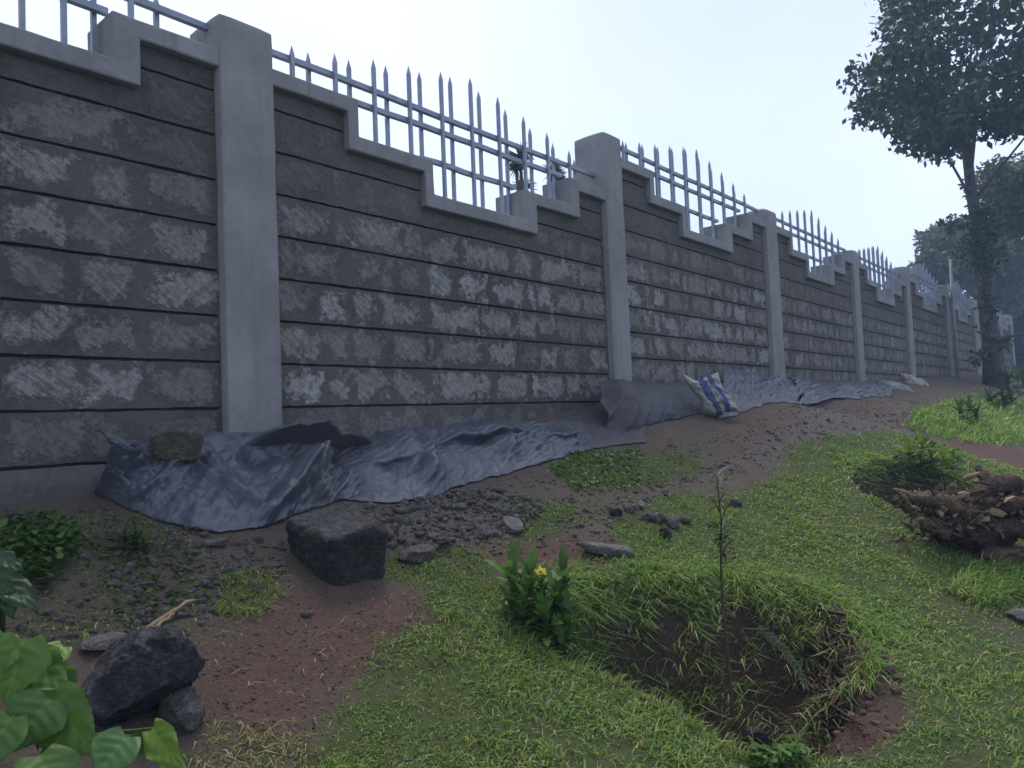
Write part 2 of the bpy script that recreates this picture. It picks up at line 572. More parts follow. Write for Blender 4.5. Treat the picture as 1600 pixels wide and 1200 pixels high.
def height(x, y):
    x = np.atleast_1d(np.asarray(x, float)); y = np.atleast_1d(np.asarray(y, float))
    z = base_h(x, y)
    near = np.exp(-((x-3)**2+(y-1)**2)/60)
    z = z + near*(0.010*fb2(x, y, 5, 3, 5) + 0.006*fb2(x, y, 19, 3, 8))
    P = np.stack([x, y], -1)
    sel = (x > -1) & (x < 14) & (y > -2) & (y < 3.3)
    if sel.any():
        Q = P[sel]; add = np.zeros(len(Q))
        dn = poly_dist(Q, PIT_N); df = poly_dist(Q, PIT_F)+.10*fb2(Q[:, 0], Q[:, 1], 4.5, 3, 13); ins = poly_in(Q, PIT)
        frac = sstep(PIT[:, 0].min(), PIT[:, 0].max(), Q[:, 0])
        A = .56-.30*frac
        wob = 1+.25*fb2(Q[:, 0], Q[:, 1], 6, 3, 11)
        add -= np.where(ins, A*sstep(0, .06, dn)*sstep(.0, .40, df)*wob, 0)
        dn = poly_dist(Q, H2_N); df = poly_dist(Q, H2_F); ins = poly_in(Q, H2)
        add -= np.where(ins, .34*sstep(0, .05, dn)*sstep(-.02, .22, df), 0)
        rb = np.maximum(sstep(-.05, .08, poly_sd(Q, RUB)), .7*sstep(-.1, .1, poly_sd(Q, RUB2)))
        add += rb*(.035*np.clip(fb2(Q[:, 0], Q[:, 1], 8, 4, 21, True), -.2, 1))
        for (c, s, a) in MOUND: add += a*np.exp(-((Q-c)**2).sum(1)/(s*s))
        for (c, s, a) in DIPS: add -= a*np.exp(-((Q-c)**2).sum(1)/(s*s))
        z[sel] += add
    return z

def H1(x, y): return float(height(x, y)[0])
def GT(px, py):
    """meets the finished terrain"""
    return G(px, py, height)

def lines(segs):
    out = []
    for a, b, s in segs:
        n = max(1, int(round((b-a)/s)))
        out += list(np.linspace(a, b, n, endpoint=False))
    out.append(segs[-1][1])
    return np.array(out)
xs = lines([(-200, -40, 20), (-40, -6, 3), (-6, -.6, .3), (-.6, 6, .024), (6, 11, .05), (11, 24, .15), (24, 60, 1.5), (60, 300, 15)])
ys = lines([(-200, -40, 20), (-40, -6, 2.5), (-6, -1.5, .2), (-1.5, 3.5, .024), (3.5, 8, .5), (8, 40, 4), (40, 300, 20)])
GX, GY = np.meshgrid(xs, ys, indexing='ij')
GZ = height(GX.ravel(), GY.ravel())

# where turf, red earth and grey rubble lie
TURF = [GP(p) for p in [
    [(440, 1330), (470, 1200), (500, 1150), (545, 1090), (585, 1035), (640, 1000), (690, 968), (660, 925), (590, 905), (600, 872), (660, 858), (720, 848), (760, 868), (790, 905),
     (880, 900), (950, 885), (985, 860), (960, 835), (975, 800), (1020, 775), (1075, 765), (1130, 790), (1200, 745), (1265, 692), (1335, 690), (1400, 685), (1500, 705), (1600, 735), (1900, 790), (2100, 1000), (1900, 1330)],
    [(860, 735), (895, 708), (1000, 702), (1100, 706), (1085, 740), (1000, 762), (900, 768)],
    [(785, 800), (840, 782), (900, 790), (905, 815), (860, 832), (800, 832)],
    [(1415, 645), (1470, 625), (1600, 628), (1850, 640), (1850, 740), (1600, 690), (1540, 690), (1470, 680)],
    [(600, 880), (650, 860), (640, 900), (600, 905)],
]]
SPARSE = [GP(p) for p in [
    [(340, 930), (370, 890), (440, 900), (440, 945), (380, 975)],
    [(-350, 1100), (0, 1000), (150, 1000), (150, 960), (300, 840), (170, 800), (0, 830), (-350, 870)],
    [(290, 1200), (330, 1170), (480, 1150), (470, 1200)],
    [(160, 800), (300, 840), (300, 870), (180, 880)],
    [(720, 850), (960, 770), (1000, 780), (960, 800), (780, 860)],
    [(1480, 625), (1600, 590), (1600, 640), (1500, 650)],
    [(225, 1000), (300, 960), (330, 970), (260, 1010)],
]]
RED = [GP(p) for p in [
    [(270, 1010), (420, 930), (590, 905), (700, 965), (640, 1010), (560, 1080), (480, 1180), (330, 1200), (290, 1080)],
    [(690, 890), (760, 845), (900, 835), (970, 850), (960, 900), (800, 900)],
    [(1300, 640), (1370, 630), (1440, 660), (1400, 675), (1330, 670)],
    [(1440, 690), (1500, 680), (1600, 705), (1850, 755), (1850, 790), (1600, 735), (1520, 715)],
    [(1180, 660), (1280, 660), (1260, 690), (1150, 700)],
    [(1280, 1085), (1430, 1060), (1430, 1160), (1280, 1170)]]]
BARE = [GP(p) for p in [[(1450, 690), (1500, 680), (1600, 702), (1600, 730), (1520, 716)], [(1540, 930), (1600, 935), (1600, 1010), (1570, 990)]]]

FLOOR = GP([(1300, 1092), (1345, 1085), (1425, 1080), (1425, 1120), (1400, 1150), (1340, 1165), (1285, 1170)])
def masks(x, y):
    P = np.stack([x, y], -1)
    wob = .07*fb2(x, y, 3.5, 3, 31) + .05*fb2(x, y, 14, 3, 32)
    def un(L, soft, grow=0.0):
        m = np.zeros(len(x))
        for V in L: m = np.maximum(m, sstep(-soft, soft, poly_sd(P, V)+wob+grow))
        return m
    turf = un(TURF, .05); sp = un(SPARSE, .12)*.35; red = un(RED, .12); bare = .85*un(BARE, .16)*sstep(-.45, .3, fb2(x, y, 3.0, 3, 81))
    rub = np.maximum(un([RUB], .1), un([RUB2], .2)*.8)
    pit = sstep(-.04, .02, poly_sd(P, PIT)); h2 = sstep(-.03, .03, poly_sd(P, H2))
    dfar = poly_dist(P, PIT_F)
    core = pit*np.maximum(sstep(.02, .12, dfar+.12*fb2(x, y, 5, 3, 33)), sstep(-.02, .03, poly_sd(P, FLOOR)))
    turf = turf*(1-core)*(1-h2)*(1-bare)
    pit = core
    return turf, np.maximum(turf, sp*(1-pit)*(1-bare)), red, rub, pit, h2

gx0, gx1, gy0, gy1, gs = -1.0, 16.0, -1.9, 3.2, .025
mx = np.arange(gx0, gx1+gs, gs); my = np.arange(gy0, gy1+gs, gs)
MX, MY = np.meshgrid(mx, my, indexing='ij')
MK = [m.reshape(MX.shape) for m in masks(MX.ravel(), MY.ravel())]
MH = height(MX.ravel(), MY.ravel()).reshape(MX.shape)
def look(Mg, x, y):
    i = np.clip((x-gx0)/gs, 0, len(mx)-1.001); j = np.clip((y-gy0)/gs, 0, len(my)-1.001)
    i0 = i.astype(int); j0 = j.astype(int); a = i-i0; b = j-j0
    return Mg[i0, j0]*(1-a)*(1-b)+Mg[i0+1, j0]*a*(1-b)+Mg[i0, j0+1]*(1-a)*b+Mg[i0+1, j0+1]*a*b

gxr, gyr = GX.ravel(), GY.ravel()
inm = (gxr > gx0) & (gxr < gx1) & (gyr > gy0) & (gyr < gy1)
gc = np.zeros((len(gxr), 4))
far_turf = sstep(-.2, .3, fb2(gxr, gyr, .25, 3, 44))
gc[:, 0] = np.where(inm, np.maximum(look(MK[0], gxr, gyr), .6*look(MK[1], gxr, gyr)), far_turf*.8)
gc[:, 1] = np.where(inm, look(MK[2], gxr, gyr), 0)
gc[:, 3] = np.where(inm, np.maximum(look(MK[4], gxr, gyr), look(MK[5], gxr, gyr))*(1-.8*look(MK[2], gxr, gyr)), 0)   # darker brown soil in the holes
gc[:, 2] = np.where(inm, look(MK[3], gxr, gyr), 0)
nxg, nyg = len(xs), len(ys)
ii, jj = np.meshgrid(np.arange(nxg-1), np.arange(nyg-1), indexing='ij')
q = (ii*nyg+jj).ravel()
GF = np.stack([q, q+nyg, q+nyg+1, q+1], -1)
ground = mesh_obj('ground', np.stack([gxr, gyr, GZ], -1), GF, M['ground'], origin=(0, 0, 0), colors=gc)
tag(ground, 'sloping ground of brown and red earth below the wall', 'ground', kind='structure')

# ------------------------------------------------------------------ boundary wall
FACE = 3.25                      # plane of the stone face
PIL = [(1.756, 2.045, 1.975), (4.985, 5.245, 2.275), (8.235, 8.555, 2.26), (11.40, 11.67, 2.255), (14.44, 14.73, 2.40), (17.72, 18.01, 2.42), (20.85, 21.45, 2.45)]
PANELS = []                      # left, right, coping underside top level, course datum
edges = [(-1.45, -1.16, 1.975)] + PIL + [(26.9, 27.3, 2.5)]
tops = [1.685, 1.685, 2.01, 2.01, 2.0, 2.14, 2.16, 2.16]
for i in range(8):
    datum = .101 if i < 2 else .032
    PANELS.append((edges[i][1], edges[i+1][0], tops[i], datum))
ROW = .2117
wall = thing('boundary_wall', (2.0, 3.35, -.25), 'long grey stone boundary wall with plastered pillars and stepped coping', 'wall')

def pillar(i, a, b, top, res=(4, 4, 16)):
    base = min(np.interp(a, BX, BZ), np.interp(b, BX, BZ)) - .35
    c = ((a+b)/2, 3.345, (top+base)/2)
    V, F = rbox(c, ((b-a)/2, .15, (top-base)/2), .016, res, .006, 5, i)
    # crown of the pillar is trowelled to a low, uneven hip
    t = V[:, 2] > top-.1
    e = np.maximum(np.abs(V[:, 0]-c[0])/((b-a)/2), np.abs(V[:, 1]-c[1])/.15)
    V[t, 2] -= (.035*e[t]**3)*(V[t, 2]-(top-.1))/.1
    o = mesh_obj('pillar', V, F, M['plaster'], wall)
    bv = o.modifiers.new('bevel', 'BEVEL'); bv.width = .008; bv.segments = 2; bv.limit_method = 'ANGLE'
    return o
for i, (a, b, t) in enumerate(edges):
    if i == 0: continue
    pillar(i, a, b, t, (4, 4, 24) if i < 4 else (2, 2, 8))

STEPS = [(.45, .52), (1.0, 1.07), (1.92, 2.06), (2.47, 2.585)]
def coping_profile(L, Rr, top):
    """(upper outline, lower outline) of the stepped coping in (x, z)"""
    sc = (Rr-L)/2.94
    l1, l2, r2_, r1 = [(L+a*sc, L+b*sc) for a, b in STEPS]
    th = .086; z0, z1, z2 = top, top-.205, top-.412
    low = [(L-.03, z0), (l1[0], z0), (l1[0], z1), (l2[0], z1), (l2[0], z2), (r2_[1], z2), (r2_[1], z1), (r1[1], z1), (r1[1], z0), (Rr+.03, z0)]
    up = [(L-.03, z0+th), (l1[1], z0+th), (l1[1], z1+th), (l2[1], z1+th), (l2[1], z2+th), (r2_[0], z2+th), (r2_[0], z1+th), (r1[0], z1+th), (r1[0], z0+th), (Rr+.03, z0+th)]
    return up, low

def coping_low(L, Rr, top, x):
    up, low = coping_profile(L, Rr, top)
    sc = (Rr-L)/2.94
    if x < low[1][0] or x > low[8][0]: return top
    if x < low[3][0] or x > low[6][0]: return top-.205
    return top-.412

def wobble(V, amp, scale, seed):
    for k in range(3):
        V[:, k] += amp*fbm(V*scale, 3, seed+k*7)

def coping(i, L, Rr, top):
    up, low = coping_profile(L, Rr, top)
    # subdivide both outlines alike so that the band can be slightly uneven
    U, Lo = [], []
    for k in range(len(up)-1):
        n = 5 if k % 2 == 0 else 2
        for t in np.linspace(0, 1, n, endpoint=False):
            U.append((up[k][0]+(up[k+1][0]-up[k][0])*t, up[k][1]+(up[k+1][1]-up[k][1])*t))
            Lo.append((low[k][0]+(low[k+1][0]-low[k][0])*t, low[k][1]+(low[k+1][1]-low[k][1])*t))
    U.append(up[-1]); Lo.append(low[-1])
    n = len(U); y0, y1 = 3.206, 3.475
    V = [(x, y0, z) for x, z in U]+[(x, y0, z) for x, z in Lo]+[(x, y1, z) for x, z in U]+[(x, y1, z) for x, z in Lo]
    V = np.array(V)
    wobble(V, .004, 7, i)
    F = []
    for k in range(n-1):
        F += [(k, n+k, n+k+1, k+1), (2*n+k, 2*n+k+1, 3*n+k+1, 3*n+k), (k, k+1, 2*n+k+1, 2*n+k), (n+k, 3*n+k, 3*n+k+1, n+k+1)]
    F += [(0, 2*n, 3*n, n), (n-1, 2*n-1, 4*n-1, 3*n-1)]
    o = mesh_obj('coping', V, F, M['plaster'], wall, smooth=False)
    bv = o.modifiers.new('bevel', 'BEVEL'); bv.width = .009; bv.segments = 2; bv.limit_method = 'ANGLE'; bv.angle_limit = R(35)
for i, (L, Rr, top, dt) in enumerate(PANELS):
    coping(i, L, Rr, top)
    up, low = coping_profile(L, Rr, top)
    base = np.interp(L, BX, BZ)-.45
    pts = [(L-.04, base)] + [(x, z+.03) for x, z in low] + [(Rr+.04, base)]
    pts[1] = (L-.04, pts[1][1]); pts[-2] = (Rr+.04, pts[-2][1])
    n = len(pts)
    y0, y1 = FACE+.03, FACE+.19
    V = [(x, y0, z) for x, z in pts]+[(x, y1, z) for x, z in pts]
    F = [tuple(range(n)), tuple(range(2*n-1, n-1, -1))]+[(k, n+k, n+(k+1) % n, (k+1) % n) for k in range(n)]
    mesh_obj('mortar_bed', V, F, M['mortar'], wall, smooth=False)

def stone_mesh(x0, x1, z0, z1, expo, res, seed):
    rg = np.random.default_rng(seed)
    nx, nz = res
    X = np.linspace(x0, x1, nx+1); Z = np.linspace(z0, z1, nz+1)
    XX, ZZ = np.meshgrid(X, Z, indexing='ij')
    XX = XX.ravel(); ZZ = ZZ.ravel()
    d = np.minimum(np.minimum(XX-x0, x1-XX), np.minimum(ZZ-z0, z1-ZZ))
    P = np.stack([XX*9, ZZ*9, np.full_like(XX, seed*.73)], -1)
    dzz = np.minimum(ZZ-z0, z1-ZZ)
    bul = .0045*sstep(0, .05, d)*fbm(P*1.6, 3, 5)*(.3+expo)
    dz = np.minimum(ZZ-z0, z1-ZZ)
    Y = FACE - bul
    V = np.stack([XX, Y, ZZ], -1)
    # ragged arrises on the bed joints only (ends stay butted)
    edge = dz < 1e-6
    V[edge, 2] += .004*fbm(np.stack([XX[edge]*22, ZZ[edge]*3, XX[edge]*0+seed], -1), 2, 9)
    F = [((i*(nz+1)+j), ((i+1)*(nz+1)+j), ((i+1)*(nz+1)+j+1), (i*(nz+1)+j+1)) for i in range(nx) for j in range(nz)]
    # returns back to the bed mortar
    ring = [i*(nz+1) for i in range(nx+1)]+[nx*(nz+1)+j for j in range(1, nz+1)]+[i*(nz+1)+nz for i in range(nx-1, -1, -1)]+[j for j in range(nz-1, 0, -1)]
    n0 = len(V)
    A = V[ring].copy(); B = A.copy(); B[:, 1] = FACE+.06
    V = np.concatenate([V, A, B])
    m = len(ring)
    F += [(n0+k, n0+m+k, n0+m+(k+1) % m, n0+(k+1) % m) for k in range(m)]
    col = np.zeros((len(V), 4)); col[:n0, 0] = d; col[:, 1] = expo; col[:, 2] = rg.random(); col[:, 3] = rg.random()
    return V, F, col

n_st = 0
far_mb = MB()
for i, (L, Rr, top, dt) in enumerate(PANELS):
    k0 = int(math.floor((np.interp(L, BX, BZ)-.3-dt)/ROW))
    if i == 0: k0 = -1
    k = k0
    while True:
        z0 = dt+k*ROW+.0065; z1 = dt+(k+1)*ROW-.0065
        if z0 > top: break
        if k <= 0: k1 = k
        x = L
        rg = np.random.default_rng(i*100+k+50)
        first = True
        while x < Rr-.02:
            w = rg.uniform(.30, .50)
            if first: w *= rg.uniform(.6, 1); first = False
            x1 = x+w
            if Rr-x1 < .24: x1 = Rr
            # split where the coping steps, trim at its underside
            cuts = [x, x1]
            up, low = coping_profile(L, Rr, top)
            for c in (low[1][0], low[3][0], low[5][0], low[7][0]):
                if x+.01 < c < x1-.01: cuts.append(c)
            cuts.sort()
            for a, b in zip(cuts[:-1], cuts[1:]):
                lim = coping_low(L, Rr, top, (a+b)/2)+.02
                zz = min(z1, lim)
                if zz-z0 < .03: continue
                hrel = (z0-dt)/ROW
                nrow = (top-dt)/ROW
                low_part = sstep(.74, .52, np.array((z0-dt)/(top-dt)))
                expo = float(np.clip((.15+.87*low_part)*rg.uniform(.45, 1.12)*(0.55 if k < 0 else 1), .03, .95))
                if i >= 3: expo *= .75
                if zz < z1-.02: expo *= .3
                near = b > .2 and i < 5 and n_st < 300
                res = (12, 6) if i in (0, 1, 2) else (6, 4)
                if not near: res = (4, 4)
                V, F, col = stone_mesh(a, b, z0, zz, expo, res, int(rg.integers(1, 9000)))
                if near:
                    mesh_obj('stone_block', V, F, M['stone'], wall, origin=((a+b)/2, FACE, z0), colors=col)
                    n_st += 1
                else:
                    far_mb.add(V, F, col)
            x = x1
        k += 1
far_mb.build('far_stone_blocks', M['stone'], wall, kind='stuff')
# rendered plinth that shows at the near end
V, F = rbox((-.0, 3.315, -.36), (1.75, .10, .245), .012, (30, 2, 6), .006, 6, 4)
mesh_obj('plinth', V, F, M['plinth'], wall)

# ------------------------------------------------------------------ spiked railings on the wall
def picket(mb, x, y, z0, ztip, w=.0100):
    zs = ztip-.055
    V = [(x+sx*w, y+sy*w, z0) for sx, sy in ((-1, -1), (1, -1), (1, 1), (-1, 1))]+[(x+sx*w, y+sy*w, zs) for sx, sy in ((-1, -1), (1, -1), (1, 1), (-1, 1))]+[(x, y, ztip)]
    F = [(0, 1, 5, 4), (1, 2, 6, 5), (2, 3, 7, 6), (3, 0, 4, 7), (4, 5, 8), (5, 6, 8), (6, 7, 8), (7, 4, 8), (3, 2, 1, 0)]
    mb.add(V, F)
RLAB = ['spiked steel railing over the wall panel left of the broadest pillar', 'spiked steel railing on the panel between the broadest pillar and the second pillar',
        'spiked steel railing on the panel right of the second pillar', 'spiked steel railing between the third and fourth pillars from the left',
        'spiked steel railing between the fourth and fifth pillars from the left', 'spiked steel railing between the fifth and sixth pillars, in front of trees',
        'far spiked steel railing just left of the big tree trunk', 'farthest spiked steel railing behind the big tree trunk']
for i, (L, Rr, top, dt) in enumerate(PANELS):
    t = thing('picket_railing', ((L+Rr)/2, 3.31, top-.33), RLAB[i], 'railing', 'spiked railings along the wall top')
    up, low = coping_profile(L, Rr, top)
    rg = random.Random(i)
    zr = top+.222
    for (za, xa, xb) in ((zr, L-.02, Rr+.02), (zr-.10, up[1][0]-.02, up[8][0]+.02), (zr-.305, up[3][0]-.02, up[6][0]+.02)):
        n = 8
        mb = MB()
        X = np.linspace(xa, xb, n)
        Zs = za+np.array([rg.uniform(-.004, .004) for _ in X])
        V = []
        for x, z in zip(X, Zs): V += [(x, 3.295, z-.014), (x, 3.325, z-.014), (x, 3.325, z+.014), (x, 3.295, z+.014)]
        F = [(4*k+j, 4*k+(j+1) % 4, 4*k+4+(j+1) % 4, 4*k+4+j) for k in range(n-1) for j in range(4)]
        F += [(3, 2, 1, 0), (4*n-4, 4*n-3, 4*n-2, 4*n-1)]
        mb.add(V, F).build('rail', M['metal'], t, smooth=False)
    cx = (L+Rr)/2; sc = (Rr-L)/2.94
    for k in range(20):
        x = cx + (k-9.75)*.1345*sc
        tip = top+.56-.2*abs(x-cx-.02)/sc+rg.uniform(-.006, .006)
        zb = coping_low(L, Rr, top, x)+.07
        for (xa, xb) in ((up[1][0], low[1][0]),):
            pass
        # foot stands on the coping surface under it
        zt = top+.086
        if up[1][0] < x < up[8][0]: zt = top-.205+.086
        if up[3][0] < x < up[6][0]: zt = top-.412+.086
        mb = MB(); picket(mb, x, 3.284 if k % 2 == 0 else 3.336, zt-.02, tip)
        o = mb.build('picket', M['metal'], t, origin=(x, 3.31, zt), smooth=False)

vr = np.array([r2[0], r2[1], 0]); fw = np.array([f_[0], f_[1], 0])

# ------------------------------------------------------------------ plastic sheets along the foot of the wall
def resample(pts, n):
    pts = np.asarray(pts, float)
    d = np.concatenate([[0], np.cumsum(np.linalg.norm(np.diff(pts, axis=0), axis=1))])
    t = np.linspace(0, d[-1], n)
    return np.stack([np.interp(t, d, pts[:, k]) for k in range(3)], -1)

def tarp(name, top, bot, ns, nt_, mat, label, seed, bulge=0.0, fold=.05, crum=.016, fx=None, slant=1.0, thick=.0025):
    A = resample(top, ns); B = resample(bot, ns)
    S, T = np.meshgrid(np.linspace(0, 1, ns), np.linspace(0, 1, nt_), indexing='ij')
    P = A[:, None, :]*(1-T[..., None]) + B[:, None, :]*T[..., None]
    Ls = np.linalg.norm(np.diff(A, axis=0), axis=1).sum(); Lt = np.linalg.norm(B-A, axis=1).mean()
    U = S*Ls; Vv = T*Lt
    n = np.array([0, -.75, .66])
    env = np.sin(np.pi*np.clip(T, 0, 1))**.6
    q = np.stack([U*3.2+Vv*1.4*slant, Vv*1.6, np.zeros_like(U)], -1)
    d = fold*env*fbm(q, 2, seed, True)
    q2 = np.stack([U*9-Vv*5*slant, Vv*7, np.zeros_like(U)], -1)
    rgc = np.random.default_rng(seed+100)
    def creases(k0, k1, m):
        out = 0
        wu = U+.02*fbm(np.stack([U*3, Vv*3, U*0], -1), 2, seed+31); wv = Vv+.02*fbm(np.stack([U*3, Vv*3, U*0], -1), 2, seed+37)
        for _ in range(m):
            th = rgc.uniform(0, math.pi); kk = rgc.uniform(k0, k1); ph = rgc.random()
            z_ = (wu*math.cos(th)+wv*math.sin(th))*kk+ph
            out = out + np.abs((z_ % 1.0)-.5)*4-1
        return out/math.sqrt(m)
    patchy = .35+.65*sstep(-.3, .3, fbm(np.stack([U*2.4, Vv*2.4, U*0], -1), 2, seed+41))
    d = d + crum*(.5*fbm(q2, 2, seed+3, True) + patchy*(1.5*creases(1.5, 4, 4) + .95*creases(5, 10, 4) + .42*creases(13, 24, 4)))*(.35+.65*env)
    q3 = np.stack([U*27, Vv*22+U*8, np.zeros_like(U)], -1)
    d = d + .25*crum*fbm(q3, 2, seed+5, True)
    d = d + bulge*env
    P = P + d[..., None]*n
    # ragged outline
    e = .03*fbm(np.stack([U*7, T*0, T*0], -1), 3, seed+9)
    P[..., 2] += e*(T < .02)
    eb = .035*fbm(np.stack([U*9, T*0+3, T*0], -1), 4, seed+19)
    P[..., :2] += (eb*sstep(.8, 1, T))[..., None]*np.array([.3, -1.0])
    es = .10*fbm(np.stack([T*3, T*0+1, T*0], -1), 3, seed+23)
    P[..., 0] += es*(.3*sstep(.06, 0, S)+sstep(.94, 1, S))
    if fx is not None: P = fx(P, S, T)
    Pf = P.reshape(-1, 3)
    hz = height(Pf[:, 0], Pf[:, 1])
    Pf[:, 1] = np.minimum(Pf[:, 1], 3.2)
    Pf[:, 2] = np.maximum(Pf[:, 2], hz+.008+.004*vnoise(Pf*30))
    ii, jj = np.meshgrid(np.arange(ns-1), np.arange(nt_-1), indexing='ij')
    q = (ii*nt_+jj).ravel()
    F = np.stack([q, q+1, q+nt_+1, q+nt_], -1)
    o = mesh_obj(name, Pf, F, mat)
    so = o.modifiers.new('thickness', 'SOLIDIFY'); so.thickness = thick; so.offset = 1
    return tag(o, label, 'tarp')

def tent(x): return np.clip(1-np.abs(x), 0, 1)
def fxA(P, S, T):
    # a stiff rim pulled out over a dark hollow on the right half, corner hanging at the left end
    w = sstep(.42, .52, S)*sstep(.93, .84, S)*(1+.10*np.sin(S*31)+.06*np.sin(S*57+1))
    rim = tent((T-.05)/.09)
    hol = tent((T-.27)/.2)
    P[..., 1] += w*(-.14*rim+.10*hol)
    P[..., 2] += w*(.04*rim-.07*hol)
    # slanting folds with sharp ridges
    for s0, sl, a, wd in ((.45, .35, .055, .045), (.80, -.25, .075, .07), (.25, .3, .03, .04), (.10, .5, .03, .03), (.62, .12, .03, .025), (.33, -.2, .025, .03)):
        r = tent((S-s0-sl*T)/wd)*sstep(.1, .35, T)*sstep(1, .8, T)
        P[..., 1] -= a*r; P[..., 2] += .7*a*r
    lf = sstep(.10, 0, S)
    P[..., 1] -= .07*lf*np.sin(np.pi*T)
    return P
def fxB(P, S, T):
    # upper flap lying over the lower part with its edge proud
    edge = .42+.10*np.sin(S*9)+.05*tent(((S*5) % 1-.5)*2)+.03*tent(((S*13+.3) % 1-.5)*2)
    lip = sstep(.02, -.02, T-edge)*sstep(-.38, -.02, T-edge)
    drop = sstep(-.01, .02, T-edge)*sstep(.2, .03, T-edge)
    w = sstep(.12, .2, S)*sstep(.98, .8, S)*(.55+.45*np.sin(S*14+.5))
    P[..., 1] += w*(-.06*lip+.03*drop); P[..., 2] += w*(.03*lip-.018*drop)
    for s0, sl, a, wd in ((.22, .1, .06, .06), (.36, -.1, .035, .03), (.52, .12, .03, .03), (.68, -.12, .03, .025), (.85, .08, .025, .03)):
        r = tent((S-s0-sl*T)/wd)*sstep(0, .3, T)*sstep(1, .7, T)
        P[..., 1] -= a*r; P[..., 2] += .7*a*r
    u = sstep(.16, 0, S)                          # the end slips under the neighbouring sheet
    P[..., 1] += .14*u; P[..., 2] -= .10*u
    return P
tarp('plastic_sheet', [W(150, 680, 3.12), W(200, 692, 3.06), W(250, 692, 3.08), W(320, 676, 3.15), W(400, 682, 3.15), W(450, 674, 3.12), W(485, 668, 3.1), W(510, 690, 3.1), W(545, 700, 3.13), W(600, 710, 3.15)],
     [G(150, 775), G(190, 795), G(245, 816), G(295, 830), G(345, 835), G(400, 829), G(445, 815), G(490, 798), G(530, 784), G(580, 770)], 260, 120, M['tarp'],
     'crumpled black plastic sheet at the foot of the broadest pillar, under a brown block', 2, .03, .05, .016, fxA)
tarp('plastic_sheet', [W(495, 700, 3.02), W(530, 684, 3.08), W(570, 684, 3.13), W(610, 672, 3.15), W(660, 668, 3.15), W(700, 664, 3.15), W(760, 657, 3.12), W(830, 662, 3.12), W(880, 676, 3.1), W(910, 690, 3.0)],
     [G(505, 800), G(560, 788), G(620, 788), G(680, 776), G(740, 754), G(800, 740), G(860, 720), G(905, 708), G(925, 700)], 280, 100, M['tarp'],
     'long grey-blue plastic sheet with a torn upper flap, between the two nearest pillars', 5, .03, .04, .018, fxB, -.6)
tarp('plastic_sheet', [W(870, 678, 3.12), W(915, 672, 3.12), W(960, 664, 3.14), W(1010, 660, 3.15)], [G(850, 716), G(900, 708), G(950, 699), G(1010, 692)], 70, 40, M['tarp_mud'],
     'short strip of dull muddy plastic lying against the wall left of the second pillar', 8, .02, .03, .012)
def fxC(P, S, T):
    b = np.sin(np.pi*T)**.7*sstep(0, .12, S)*sstep(1, .9, S)
    P[..., 1] -= .15*b; P[..., 2] += .03*b
    k = sstep(.28, .05, S)                       # gathered, shinier left corner
    P[..., 1] -= .03*k*np.sin(S*70+T*9)
    return P
tarp('plastic_sheet', [W(928, 606, 3.05), W(945, 594, 3.08), W(985, 597, 3.08), W(1030, 600, 3.08), W(1075, 598, 3.08), W(1100, 604, 3.1)],
     [W(945, 662, 2.86), W(962, 688, 2.8), W(1000, 691, 2.78), W(1040, 694, 2.76), W(1080, 686, 2.78), W(1105, 668, 2.86)], 140, 90, M['tarp_mud'],
     'mud-caked plastic sheet draped over a heap below the second pillar', 11, .03, .02, .010, fxC)
tarp('plastic_sheet', [W(1128, 574, 3.15), W(1150, 578, 3.12), W(1180, 584, 3.12), W(1215, 588, 3.1), W(1232, 594, 3.05)],
     [G(1118, 662), G(1140, 658), G(1165, 650), G(1195, 640), G(1225, 634), G(1250, 636)], 130, 80, M['tarp'],
     'blue-grey plastic sheet hanging below the third pillar, right of the striped sack', 14, .03, .03, .012)
tarp('plastic_sheet', [W(1228, 590, 3.15), W(1260, 594, 3.15), W(1290, 602, 3.1), W(1330, 600, 3.15), W(1390, 601, 3.12)],
     [G(1250, 634), G(1275, 630), G(1300, 622), G(1340, 624), G(1390, 620)], 140, 50, M['tarp'],
     'farthest crumpled plastic sheet, running on towards the white sacks', 17, .03, .04, .02)

